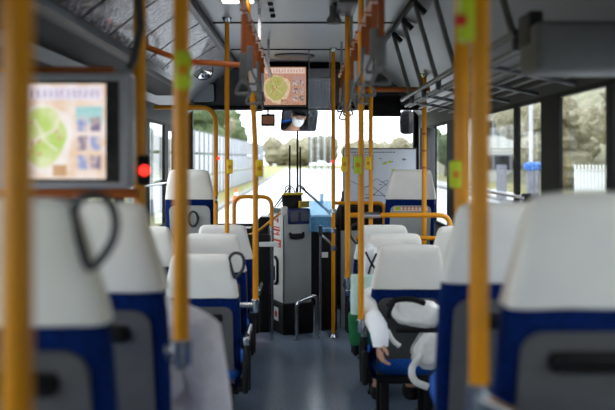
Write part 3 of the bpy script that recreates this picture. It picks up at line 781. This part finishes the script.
wavy(xa+.01, xb, CZ-(232-158)*k, CZ-(201-158)*k, Yv, .010, 2).build('blue_sheet', M['vinylblue'], e)
MB().tube([(xa,Yv,CZ+.72),(xb+.0,Yv,CZ+.72)], .008).tube([(xb-.01,Yv,CZ+.72),(xb-.01,Yv,CH)], .006).tube([(xa+.01,Yv,CZ+.72),(xa+.01,Yv,CH)], .006).build('hanging_rod', M['steel'], e)
MB().box((.17,7.74,CZ-.37), (.03,.02,.09), .006).build('weight_tab', M['vinylblue'], e)

# ------------------------------------------------------------------ driver partition with route map
Y = 8.02; k = Y/F
x0, x1 = (343-303)*k, (417-303)*k
e = empty('driver_partition', ((x0+x1)/2, Y+.05, 0), 'pale partition behind the driver below the route map', 'partition')
MB().box(((x0+x1)/2+.005, Y+.05, .46), (x1-x0+.05, .03, .92), .006).build('panel', M['panel_light'], e)
MB().box(((x0+x1)/2+.005, Y+.05, 1.03), (x1-x0+.05, .035, .23), .006).build('upper_band', M['black'], e)
for xx in (x0-.01, x1+.03): MB().tube([(xx,Y+.05,0),(xx,Y+.05,1.15)], .014).build('post', M['black'], e)
e = empty('route_map', ((x0+x1)/2, Y, CZ-(204-158)*k), 'white route map poster in a thin dark frame behind the driver', 'poster')
z0, z1 = CZ-(205-158)*k, CZ-(148-158)*k
MB().box(((x0+x1)/2, Y+.008, (z0+z1)/2), (x1-x0, .012, z1-z0), .003).build('frame', M['ink'], e)
sh = MB().box(((x0+x1)/2, Y, (z0+z1)/2), (x1-x0-.024, .006, z1-z0-.024)).build('sheet', M['paper'], e, smooth=False)
b = MB(); random.seed(3)
w, h = x1-x0-.04, z1-z0-.05
for i in range(11): b.box((x0+.02+w*(.12+.028*i), Y-.004, z1-.13-.0*i), (.0035,.002,.15))
for i in range(7): b.box((x0+.02+w*.26, Y-.004, z1-.065-.021*i), (w*.30,.002,.003))
for i in range(16): b.box((x0+.02+w*(.1+.04*i), Y-.004, z1-.04), (w*.026,.002,.010))
b.build('timetable_lines', M['ink'], sh, smooth=False)
b = MB()
for i in range(5):
    p = [(x0+.02+w*random.uniform(.05,.95), Y-.004, z0+h*random.uniform(.1,.55)) for _ in range(4)]
    p.sort(); b.tube(p, .0025, seg=6, fil=.03)
for i in range(26): b.box((x0+.02+w*random.uniform(.03,.97), Y-.004, z0+h*random.uniform(.08,.9)), (w*.035,.002,.007))
b.build('route_lines', M['ink'], sh, smooth=False)
for i in range(4): MB().box((x0+.02+w*random.uniform(.55,.85), Y-.0045, z0+h*random.uniform(.5,.85)), (.035,.002,.018)).build('map_mark', M['lime'], sh, smooth=False)
MB().tube([(x0+.03,Y+.03,z1),(x0+.03,Y+.03,1.1)], .008).tube([(x1-.03,Y+.03,z1),(x1-.03,Y+.03,1.1)], .008).build('support', M['black'], e)
# right A-post gear between map and pillar
e = empty('service_cabinet', (1.06,8.05,1.0), 'narrow grey cabinet against the right pillar behind the orange pole', 'cabinet')
MB().box((1.17,8.05,1.52), (.14,.10,.72), .01).build('body', M['midgrey'], e)
MB().box((1.16,7.99,1.66), (.06,.01,.30), .004).build('door', M['panel'], e)
MB().box((1.16,7.99,1.32), (.06,.01,.24), .004).build('door', M['panel'], e)
MB().box((1.18,8.05,.60), (.06,.06,1.2)).build('post', M['black'], e)
# small red extinguisher box near the front door
e = empty('red_box', (-.30,7.95,0), 'small red fire equipment crate on the floor behind the barrier rail', 'box')
c = at(260,300,7.9)
e.location = (c.x,8.05,0)
MB().box((c.x,8.05,.20), (.17,.16,.38), .01).build('crate', M['red'], e)
for z in (.27,.32,.37): MB().box((c.x,7.965,z), (.15,.01,.016)).build('slat', M['whiteplate'], e)
# hand microphone cable: black vertical fittings by the barrier
e = empty('door_console', (-.20,8.30,0), 'black door console standing between the barrier rail and the farebox', 'console')
MB().box((-.255,8.3,.47), (.16,.3,.94), .02).build('body', M['black'], e)
MB().tube([(-.20,8.18,.93),(-.22,8.15,1.02),(-.26,8.15,1.06),(-.30,8.15,1.02),(-.30,8.16,.94)], .012, fil=.03).build('handle', M['grip'], e)

# ------------------------------------------------------------------ people
def skinmesh(name, verts, edges, m, parent, root=0, sub=2):
    me = bpy.data.meshes.new(name); me.from_pydata([v[0] for v in verts], edges, [])
    me.materials.append(m)
    o = bpy.data.objects.new(name, me); COL.objects.link(o); o.parent = parent
    md = o.modifiers.new('Skin', 'SKIN'); md.use_smooth_shade = True
    lay = me.skin_vertices[0].data if me.skin_vertices else None
    if lay is None:
        bm = bmesh.new(); bm.from_mesh(me); bm.verts.layers.skin.verify(); bm.to_mesh(me); bm.free(); lay = me.skin_vertices[0].data
    for i, v in enumerate(verts):
        r = v[1] if isinstance(v[1], tuple) else (v[1], v[1]); lay[i].radius = r
        lay[i].use_root = (i == root)
    sm = o.modifiers.new('Sub', 'SUBSURF'); sm.levels = sub; sm.render_levels = sub
    for p in me.polygons: p.use_smooth = True
    return o
def hand_chain(verts, edges, wi, wrist, d, side, curl):
    # palm and five fingers growing from the wrist; d = direction of the hand, side = towards the thumb, curl = palm side
    d, side, curl = V(d).normalized(), V(side).normalized(), V(curl).normalized()
    pc = wrist+d*.045
    verts.append((pc, (.024,.015))); pi = len(verts)-1; edges.append((wi, pi))
    for k, (off, ln) in enumerate(((.027,.072),(.009,.080),(-.009,.075),(-.026,.060))):
        a = wrist+d*.09+side*off; b_ = a+(d*.8+curl*.4).normalized()*ln*.5; c_ = b_+(d*.45+curl*.9).normalized()*ln*.5
        i = len(verts); verts.extend([(a,.0095),(b_,.0085),(c_,.007)]); edges.extend([(pi,i),(i,i+1),(i+1,i+2)])
    a = wrist+d*.035+side*.034; b_ = a+(d*.7+side*.6+curl*.3).normalized()*.035; c_ = b_+(d*.9+curl*.4).normalized()*.028
    i = len(verts); verts.extend([(a,.0115),(b_,.010),(c_,.008)]); edges.extend([(pi,i),(i,i+1),(i+1,i+2)])
def head_mesh(b, c, yaw, pitch, s=1.0):
    # face looking along +y before rotation
    R = Matrix.Rotation(yaw,3,'Z') @ Matrix.Rotation(pitch,3,'X')
    return R
def add_head(parent, c, yaw, pitch, bodym, mask=False, hairlen=.0):
    R = Matrix.Rotation(yaw,3,'Z') @ Matrix.Rotation(pitch,3,'X')
    c = V(c)
    fn = lambda v: c + R @ v
    h = MB().loft([(-.12,.04,.04,.055),(-.112,.07,.09,.035),(-.09,.105,.135,.02),(-.05,.130,.175,.005),(0,.148,.19,0),(.04,.152,.195,-.002),(.08,.138,.175,-.006),(.105,.10,.13,-.008),(.118,.05,.06,-.008)], n=2.3, seg=32).map(fn)
    return h, fn
def person(name, label, hipc, chest, neck, head, yaw, pitch, arms, topm, legm, knees=None, maskon=False, hairm='hair', feet=None, puff=1.0):
    e = empty(name, (hipc[0], hipc[1], max(0, hipc[2]-.45)), label, 'person')
    e.location = V(hipc)
    H = V(hipc)
    rel = lambda p: V(p)-H
    # continuous body
    vs = [(rel(hipc),(.13,.10)), (rel(V(hipc)*.5+V(chest)*.5),(.125,.09)), (rel(chest),(.15,.095)), (rel(neck),.05)]
    ed = [(0,1),(1,2),(2,3)]
    R = Matrix.Rotation(yaw,3,'Z') @ Matrix.Rotation(pitch,3,'X')
    hd = V(head)
    vs += [(rel(hd+R@V((0,-.005,-.05))),(.062,.07)), (rel(hd+R@V((0,-.005,.03))),(.074,.092)), (rel(hd+R@V((0,-.01,.085))),(.055,.065))]
    ed += [(3,4),(4,5),(5,6)]
    for (sh, el, wr, d, sd, cu) in arms:
        i = len(vs); vs += [(rel(sh),.055),(rel(el),.040),(rel(wr),(.026,.02))]; ed += [(2,i),(i,i+1),(i+1,i+2)]
        hand_chain(vs, ed, i+2, rel(wr), d, sd, cu)
    kn = knees or [V(hipc)+V((s*.11,.42,.02)) for s in (-1,1)]
    ft = feet or [V((k2.x, k2.y+.02, H.z-.43)) for k2 in kn]
    for k2, f2 in zip(kn, ft):
        i = len(vs); s = 1 if k2[0] > H.x else -1
        vs += [(rel(V(hipc)+V((s*.09,.06,0))),.078),(rel(k2),.055),(rel(f2),.038),(rel(V(f2)+V((0,.14,-.02))),(.04,.025))]; ed += [(0,i),(i,i+1),(i+1,i+2),(i+2,i+3)]
    body = skinmesh('body', vs, ed, M['skin'], e)
    # jacket
    vs = [(rel(hipc)+V((0,0,.02)),(.16*puff,.13*puff)), (rel(V(hipc)*.5+V(chest)*.5),(.155*puff,.12*puff)), (rel(chest),(.175*puff,.125*puff)), (rel(V(chest)*.35+V(neck)*.65),(.085,.08))]
    ed = [(0,1),(1,2),(2,3)]
    for (sh, el, wr, d, sd, cu) in arms:
        i = len(vs); sh, el, wr = V(sh), V(el), V(wr)
        vs += [(rel(sh),.078*puff),(rel(sh*.5+el*.5),.068*puff),(rel(el),.062*puff),(rel(el*.5+wr*.5),.052*puff),(rel(wr*.93+el*.07),.040*puff)]
        ed += [(2,i),(i,i+1),(i+1,i+2),(i+2,i+3),(i+3,i+4)]
    skinmesh('jacket', vs, ed, topm, e)
    vs = [(rel(hipc),(.145,.115))]; ed = []
    for k2, f2 in zip(kn, ft):
        i = len(vs); s = 1 if k2[0] > H.x else -1; k2 = V(k2); f2 = V(f2)
        vs += [(rel(V(hipc)+V((s*.09,.06,0))),.092),(rel(k2),.070),(rel(f2+V((0,0,.06))),.052)]; ed += [(0,i),(i,i+1),(i+1,i+2)]
    skinmesh('trousers', vs, ed, legm, e)
    for f2 in ft:
        f2 = V(f2); MB().loft([(-.045,.09,.26,.06),(-.02,.095,.27,.06),(.01,.085,.22,.04),(.03,.07,.12,-.01)], n=3, seg=24).map(lambda v: rel(f2)+v).build('shoe', M['black'], e, local=True)
    # hair cap
    fn = lambda v: rel(hd) + R @ v
    MB().loft([(-.045,.160,.10,-.055),(.0,.172,.15,-.035),(.045,.175,.205,-.012),(.085,.160,.195,-.012),(.115,.12,.14,-.012),(.13,.05,.06,-.012)], n=2.4, seg=32).map(fn).build('hair', M[hairm], e, local=True)
    for s in (-1,1):
        MB().loft([(-.035,.012,.02,0),(-.01,.018,.035,0),(.02,.018,.04,-.004),(.032,.01,.025,-.004)], n=2, seg=14).map(lambda v: fn(v+V((s*.080,.0,-.01)))).build('ear', M['skin'], e, local=True)
        ey = MB().loft([(-.007,.012,.01,0),(0,.026,.014,0),(.007,.012,.01,0)], n=2, seg=14).map(lambda v: fn(v+V((s*.032,.088,.0)))).build('eye', M['whiteplate'], e, local=True)
        MB().loft([(-.006,.006,.006,0),(0,.012,.010,0),(.006,.006,.006,0)], n=2, seg=12).map(lambda v: fn(v+V((s*.032,.093,.0)))).build('iris', M['hair'], ey, local=True)
        MB().box((0,0,0), (.036,.010,.007), .002).map(lambda v: fn(v+V((s*.032,.088,.022)))).build('eyebrow', M['hair'], e, local=True)
    MB().loft([(-.03,.028,.02,.0),(-.022,.034,.03,.0),(0,.018,.022,-.002),(.022,.012,.012,-.006)], n=2, seg=16).map(lambda v: fn(v+V((0,.098,-.012)))).build('nose', M['skin'], e, local=True)
    if maskon:
        MB().loft([(-.115,.07,.07,.045),(-.10,.11,.11,.035),(-.06,.142,.165,.024),(-.03,.135,.175,.024),(-.012,.11,.17,.026)], n=2.6, seg=32).map(fn).build('face_mask', M['mask'], e, local=True)
    else:
        MB().loft([(-.006,.03,.012,0),(.0,.046,.016,0),(.006,.03,.012,0)], n=2, seg=16).map(lambda v: fn(v+V((0,.080,-.065)))).build('mouth', M['red'], e, local=True)
    return e
# driver
hx, hy = .60, 8.36
d = person('person', 'driver in black uniform and white face mask, seen in the large mirror', (hx,hy-.02,.72), (hx,hy-.04,1.12), (hx,hy-.02,1.30), (hx,hy+.0,1.46), math.radians(34), math.radians(12),
   [((hx-.17,hy-.03,1.20),(hx-.24,hy+.14,.98),(hx-.17,hy+.36,1.05),(0.1,1,0),(1,0,.2),(0.2,.3,-1)), ((hx+.17,hy-.03,1.20),(hx+.24,hy+.14,.98),(hx+.17,hy+.36,1.05),(-.1,1,0),(-1,0,.2),(-.2,.3,-1))], M['suit'], M['trousers'], feet=[V((hx-.12,hy+.45,.12)),V((hx+.12,hy+.45,.12))], maskon=True)
H = V((hx,hy-.02,.72))
R = Matrix.Rotation(math.radians(34),3,'Z') @ Matrix.Rotation(math.radians(12),3,'X')
hd = V((hx,hy,1.46))-H
MB().loft([(.055,.185,.235,-.004),(.09,.185,.235,-.004),(.105,.21,.25,-.004),(.135,.22,.26,-.008),(.145,.18,.2,-.008)], n=2.4, seg=32).map(lambda v: hd+R@v).build('uniform_cap', M['suit'], d, local=True)
MB().box((0,.13,.068), (.14,.07,.008), .003).map(lambda v: hd+R@v).build('cap_peak', M['gloss'], d, local=True)
MB().loft([(-.05,.06,.02,0),(.05,.12,.02,0),(.06,.10,.02,0)], n=3, seg=16).map(lambda v: v+V((0,.10,.50))).build('shirt_collar', M['cuff'], d, local=True)
# driver's seat
e = empty('driver_seat', (.60,8.33,0), 'black driver seat behind the partition, carrying the uniformed driver', 'seat')
MB().box((.60,8.18,.90), (.44,.09,.62), .04).build('backrest', M['black'], e)
MB().box((.60,8.42,.56), (.46,.46,.12), .04).build('cushion', M['black'], e)
MB().box((.60,8.40,.25), (.26,.26,.50), .02).build('pedestal', M['dark'], e)
# passenger in pale grey coat, second left seat, leaning forward
hx, hy, hz_ = -.51, 2.74, ZR+.36
person('person', 'passenger in a pale grey coat leaning forward in the second left seat', (hx,hy,hz_), (hx+.02,hy+.17,hz_+.28), (hx-.03,hy+.32,hz_+.30), (hx-.10,hy+.44,hz_+.24), 0, math.radians(-70),
   [((hx-.17,hy+.12,hz_+.27),(hx-.20,hy+.18,hz_+.02),(hx-.10,hy+.38,hz_+.08),(.4,1,-.2),(1,0,.3),(0,0,-1)), ((hx+.17,hy+.02,hz_+.27),(hx+.225,hy-.01,hz_-.01),(hx+.12,hy+.30,hz_+.08),(-.4,1,-.2),(-1,0,.3),(0,0,-1))], M['coat'], M['coat'], puff=1.15)
# passenger with white cuff in the low right seat, leaning forward with the arm hanging by the aisle
hx, hy, hz_ = .60, 5.22, .55
p = person('person', 'passenger bent forward in the low right seat, white cuff and bare hand hanging down', (hx,hy,hz_), (hx,hy+.22,hz_+.14), (hx,hy+.33,hz_+.16), (hx,hy+.42,hz_+.12), 0, math.radians(-70),
   [((hx-.17,hy+.18,hz_+.17),(.37,4.97,.74),(.428,4.735,.60),(-.03,-.08,-1),(.4,-1,0),(1,.1,0)), ((hx+.17,hy+.18,hz_+.17),(hx+.22,hy+.25,hz_+.02),(hx+.12,hy+.42,hz_-.0),(-.3,1,-.2),(-1,0,.3),(0,0,-1))], M['puffy'], M['trousers'], feet=[V((.50,5.70,.05)),V((.72,5.70,.05))])
H = V((hx,hy,hz_))
MB().tube([V((.40,4.86,.70))-H, V((.42,4.77,.66))-H, V((.428,4.738,.60))-H, V((.430,4.732,.555))-H], [.046,.052,.050,.042], seg=20).build('shirt_cuff', M['cuff'], p, local=True)
# ------------------------------------------------------------------ coats and bags on the right
def cushiony(name, m, c, size, label=None, cat=None, parent=None, seed=0, rot=None, amp=.25, n=3):
    bm = bmesh.new(); bmesh.ops.create_icosphere(bm, subdivisions=4, radius=1)
    R = rot or Matrix.Identity(3)
    for v in bm.verts:
        p = v.co.copy()
        q = V([math.copysign(abs(t)**(2/n), t) for t in p])
        k = 1+amp*noise.noise(V((p.x*2.2+seed, p.y*2.2, p.z*2.2+seed)))+amp*.35*noise.noise(p*5+V((seed,0,0)))
        q = V((q.x*size[0]/2, q.y*size[1]/2, q.z*size[2]/2))*k
        v.co = R @ q + V(c)
    b = MB(); b.bm.free(); b.bm = bm
    o = b.build(name, M[m], parent)
    if parent is None: origin(o, c)
    if label: tag(o, label, cat)
    return o
cy = 4.815
e = empty('quilted_coat', (.625, cy, .78), 'white quilted coat with black straps hung on the low right seat back', 'coat')
cushiony('body', 'puffy', (.645, cy-.0, .725), (.28,.11,.155), parent=e, seed=2, rot=Matrix.Rotation(.12,3,'Y'), amp=.12)
cushiony('sleeve', 'puffy', (.71, cy-.0, .525), (.17,.09,.22), parent=e, seed=5, rot=Matrix.Rotation(.5,3,'Y'), amp=.12)
MB().tube([(.66,cy-.04,.50),(.60,cy-.05,.42),(.62,cy-.05,.35),(.70,cy-.04,.32)], .020, fil=.06, flat=.5).build('sash', M['puffy'], e)
MB().tube([(.47,cy-.05,.64),(.50,cy-.055,.58),(.54,cy-.05,.55)], .014, fil=.05, flat=.5).build('sash', M['puffy'], e)
MB().tube([(.47,cy-.06,.77),(.51,cy-.06,.81),(.60,cy-.07,.82),(.68,cy-.06,.79)], .016, fil=.05, flat=.5).tube([(.51,cy-.065,.81),(.48,cy-.07,.75),(.475,cy-.06,.71)], .013, fil=.03, flat=.5).tube([(.52,cy-.03,.635),(.80,cy-.03,.635)], .014, flat=.5).build('strap', M['black'], e)
e = empty('shopping_bag', (.345, 5.36, .42), 'mint and green bag standing beside the middle low right seat', 'bag')
e.location = (.40,5.40,.42)
MB().loft([(.445,.15,.12,5.40,.385),(.47,.16,.13,5.40,.385),(.72,.15,.12,5.40,.375),(.86,.13,.09,5.40,.37)], n=4, seg=32, wob=.05).build('upper', M['mint'], e)
MB().loft([(.43,.155,.13,5.39,.375),(.455,.17,.14,5.39,.375),(.60,.17,.14,5.39,.37),(.62,.16,.13,5.39,.37)], n=4, seg=32).build('lower', M['green'], e)
e = empty('folded_scarf', (.47,5.50,1.0), 'white scarf with black lines over the corner of the middle low right seat', 'scarf')
cushiony('cloth', 'cuff', (.435,5.53,.90), (.09,.10,.28), parent=e, seed=8)
MB().tube([(.40,5.46,1.0),(.435,5.455,.93),(.47,5.46,.88)], .007).tube([(.47,5.46,.99),(.43,5.46,.90),(.405,5.46,.80)], .007).build('stripe', M['black'], e)

# ------------------------------------------------------------------ outside
G = -.35
def ground(x0, x1, y0, y1, z, m, name='ground'):
    return struct(MB().box(((x0+x1)/2, (y0+y1)/2, z-.05), (x1-x0, y1-y0, .1)).build(name, M[m], smooth=False))
ground(-3.3, 9.0, -30, 150, G, 'asphalt', 'road')
ground(-3.3, 9.0, 150, 220, G+.12, 'grass', 'verge')
ground(-60, -3.3, -30, 220, G+.12, 'grass', 'verge')
ground(9.0, 11.0, -30, 220, G+.12, 'sidewalk', 'pavement')
ground(11.0, 80, -30, 220, G+.10, 'grass', 'verge')
struct(MB().box((-3.2, 95, G+.06), (.25, 250, .14)).build('kerb', M['kerb'], smooth=False))
struct(MB().box((8.95, 95, G+.06), (.25, 250, .16)).build('kerb', M['kerb'], smooth=False))
b = MB(); b.box((8.2,95,G+.004), (.16,250,.008)); b.box((-2.6,95,G+.004), (.14,250,.008))
for k in range(26): b.box((2.4, -10+8*k, G+.004), (.15,4.5,.008))
struct(b.build('road_marking', M['linew'], smooth=False))
# hills
def hillside(x0, x1, y0, y1, h, nm, seed, rise):
    bm = bmesh.new(); nx, ny = 28, 60; g = []
    for i in range(nx+1):
        row = []
        for j in range(ny+1):
            x = x0+(x1-x0)*i/nx; y = y0+(y1-y0)*j/ny
            t = i/nx if rise > 0 else 1-i/nx
            z = G-.2+h*(t**.8)*(1+.25*noise.noise(V((x*.05+seed,y*.04,seed))))+1.2*noise.noise(V((x*.3,y*.3,seed)))*t
            row.append(bm.verts.new((x,y,z)))
        g.append(row)
    for i in range(nx):
        for j in range(ny): bm.faces.new((g[i][j],g[i+1][j],g[i+1][j+1],g[i][j+1]))
    b = MB(); b.bm.free(); b.bm = bm
    return struct(b.build(nm, M['hill']))
hillside(15, 70, -30, 110, 26, 'hillside', 1, 1)
hillside(-70, -13, 10, 200, 18, 'hillside', 4, -1)
# trees
def tree(x, y, z, h, w, m, label, group, seed):
    e = empty('tree', (x,y,z), label, 'tree', group)
    MB().tube([(x,y,z-.3),(x+.1,y,z+h*.3),(x-.05,y,z+h*.6)], [.16*h/6,.12*h/6,.06*h/6], seg=8).tube([(x,y,z+h*.3),(x+w*.25,y,z+h*.55)], .05).tube([(x,y,z+h*.33),(x-w*.22,y+.2,z+h*.6)], .05).build('trunk', M['bark'], e)
    bm = bmesh.new(); rnd = random.Random(seed)
    for k in range(18):
        g = bmesh.ops.create_icosphere(bm, subdivisions=3, radius=1)
        c = V((x+rnd.uniform(-.38,.38)*w, y+rnd.uniform(-.35,.35)*w, z+h*rnd.uniform(.28,.80))); s = w*rnd.uniform(.14,.25)
        for v in g['verts']:
            p = v.co.copy(); q = 1+.32*noise.noise(p*2.5+c)+.16*noise.noise(p*7+c)
            v.co = c+V((p.x*s,p.y*s,p.z*s*.95))*q
    b = MB(); b.bm.free(); b.bm = bm; b.build('crown', m, e)
rr = random.Random(11)
for k, (x, y) in enumerate(((15,26),(17,18),(14.5,33),(16,41),(19,10),(15,50),(17,60),(22,28),(24,20),(24,36),(14,84),(23,46),(13,112),(27,12))):
    tan = k % 3 != 1
    z = G+ max(0, (x-15)/55)**.8*26*.9
    tree(x, y, z, rr.uniform(5,8), rr.uniform(4,6), M['leaftan'] if tan else M['leaf'], 'blurred %s tree on the slope outside the right windows' % ('tan leafless' if tan else 'dark green'), 'tan trees on the right slope' if tan else 'green trees on the right slope', k)
for k, (x, y) in enumerate(((-10,62),(-11,74),(-11.5,50),(-10.5,86),(-11,100),(3,186),(13,172),(-15,160),(24,158),(-4,196),(33,150),(-13,38),(-12.5,26))):
    z = G
    front = x > -5 and y > 150
    tan = front or k % 2
    tree(x, y, z, rr.uniform(7,9)*(.72 if front else 1), rr.uniform(6,8)*(1.5 if front else 1), M['leaftan'] if tan else M['leaf'],
         ('tan tree at the far end of the road ahead' if front else ('tan tree' if tan else 'green tree')+' behind the grey fence on the left'),
         'tan trees ahead' if front else ('tan trees behind the fence' if tan else 'green trees behind the fence'), 50+k)
# fence on the left ahead
P0, P1 = V((-4.9,24,G+.1)), V((-2.7+(-1.0),78,G+.1))
e = empty('roadside_fence', P0, 'tall pale ribbed fence beside the road ahead on the left', 'fence')
b = MB(); bd = MB(); n = 36
dv = (P1-P0)
for i in range(n):
    a = P0+dv*(i/n); c = P0+dv*((i+1)/n); mid = (a+c)/2
    ang = math.atan2(dv.y, dv.x)
    for kk in range(3):
        b.box(mid+V((0,0,.55+1.0*kk)), ((c-a).length-.06,.05,.90), rz=ang)
b.build('ribbed_panel', M['fence'], e, smooth=False)
for i in range(n+1):
    a = P0+dv*(i/n); MB().box(a+V((.05,0,1.5)), (.09,.09,3.1)).build('post', M['fencedark'], e, smooth=False)
# traffic cone
c = V((-3.0, 37.5, G))
c = V(((236-303)*36/F, 36, G+.12))
e = empty('traffic_cone', c, 'orange traffic cone on the left roadside ahead', 'cone')
MB().lathe(c, [(.16,.04),(.12,.08),(.03,.56),(.02,.58)], 20).build('cone', M['cone'], e)
MB().box(c+V((0,0,.02)), (.38,.38,.05), .01).build('base', M['cone'], e)
MB().lathe(c, [(.092,.25),(.066,.38)], 20).build('band', M['linew'], e)
# right side things
def post_sign(x, y, w, h, z0, label):
    e = empty('road_sign', (x,y,G+.12), label, 'sign')
    MB().box((x,y,z0+h/2), (w,.05,h), .01).build('board', M['signgrey'], e)
    MB().tube([(x,y+.05,G+.1),(x,y+.05,z0+.1)], .04).build('post', M['fencedark'], e)
Y = 30; post_sign((501.5-303)*Y/F, Y+8*0, .36, 1.2, CZ-(199-158)*Y/F, 'grey back of a tall narrow sign by the road, right window')
x = 8.6*1.0
e = empty('lamp_post', (10.2, 38, G+.12), 'pale slim lamp post outside the right window', 'post')
e.location = ((531-303)*38/F, 38, G+.12); x = e.location.x
MB().tube([(x,38,G+.1),(x,38,7.5),(x-1.4,38,7.9)], .09, fil=.5).build('post', M['fence'], e); MB().box((x-1.6,38,7.9), (.6,.2,.1), .03).build('lamp_head', M['panel'], e)
Y = 36; xb = (533-303)*Y/F
e = empty('blue_sheet_pile', (xb,Y,G+.1), 'low pile under a bright blue sheet on the verge, right window', 'pile')
cushiony('sheet', 'bluecar', (xb,Y,CZ-(164-158)*Y/F-.1), (.75,.6,.36), parent=e, seed=3); MB().box((xb,Y,.47), (.5,.4,1.44), .1).build('load', M['signgrey'], e)
e = empty('guard_fence', (11.3,32,G+.1), 'white railing fence on the verge outside the right window', 'fence')
b = MB()
xs, xe, Yg = (575-303)*32/F, (603-303)*32/F, 32
xs, xe = 10.2, 11.4
for z in (.35,1.15): b.box(((xs+xe)/2,Yg,z), (xe-xs,.05,.06))
b.build('rail', M['linew'], e, smooth=False)
b = MB()
for k in range(10): b.box((xs+(xe-xs)*k/9,Yg,.55), (.05,.05,1.6))
b.build('picket', M['linew'], e, smooth=False)
b = MB(); b.box(((xs+xe)/2,Yg+.03,.72), (xe-xs-.1,.02,.8)); b.build('mesh_infill', M['fence'], e, smooth=False)
def house(x, y, w, d, h, label, ry=.3):
    e = empty('house', (x,y,G), label, 'house')
    MB().box((x,y,G+h/2), (w,d,h)).build('wall', M['housewall'], e, smooth=False)
    MB().plate([(x-w/2-.4,G+h),(x+w/2+.4,G+h),(x+w/2-.8,G+h+1.5),(x-w/2+.8,G+h+1.5)], y-d/2-.4, y+d/2+.4).build('roof', M['roof'], e, smooth=False)
    for i in (-1,0,1):
        for j in range(int(h//2.8)):
            f = MB().box((x+i*w*.3,y-d/2-.02,G+1.6+2.7*j), (1.3,.08,1.2)).build('window', M['signgrey'], e, smooth=False)
            MB().box((x+i*w*.3,y-d/2-.07,G+1.6+2.7*j), (1.1,.02,1.0)).build('pane', M['gloss'], f, smooth=False)
house(15.6, 70, 4.6, 6, 5.6, 'white two storey house beyond the road through the right window')

# ------------------------------------------------------------------ light, camera
wd = bpy.data.worlds.new('overcast'); S.world = wd; wd.use_nodes = True
nt = wd.node_tree; bg = nt.nodes['Background']
sk = nt.nodes.new('ShaderNodeTexSky'); sk.sky_type = 'HOSEK_WILKIE'; sk.turbidity = 8; sk.ground_albedo = .4
sk.sun_direction = V((-.3,.4,.85)).normalized()
hs = nt.nodes.new('ShaderNodeHueSaturation'); hs.inputs['Saturation'].default_value = .35
mx = nt.nodes.new('ShaderNodeMix'); mx.data_type = 'RGBA'; mx.inputs[0].default_value = .75
nt.links.new(sk.outputs[0], hs.inputs['Color']); nt.links.new(hs.outputs[0], mx.inputs[6]); mx.inputs[7].default_value = (.93,.95,1.0,1)
nt.links.new(mx.outputs[2], bg.inputs['Color']); bg.inputs['Strength'].default_value = 5.6
su = bpy.data.lights.new('sun', 'SUN'); su.energy = 2.0; su.angle = math.radians(25); su.color = (1,.97,.93)
so = bpy.data.objects.new('sun', su); COL.objects.link(so); so.rotation_euler = (math.radians(-48), math.radians(-14), 0)

cd = bpy.data.cameras.new('camera'); co = bpy.data.objects.new('camera', cd); COL.objects.link(co)
co.location = (0,0,CZ); co.rotation_euler = (math.radians(90),0,0)
cd.sensor_width = 36; cd.lens = F/615*36; cd.shift_x = 4.5/615; cd.shift_y = -47/615
cd.clip_start = .05; cd.clip_end = 500
cd.dof.use_dof = True; cd.dof.focus_distance = 7.7; cd.dof.aperture_fstop = 1.8
S.camera = co
S.view_settings.view_transform = 'Standard'; S.view_settings.look = 'None'; S.view_settings.gamma = 1; S.view_settings.exposure = 0
S.view_settings.use_curve_mapping = False
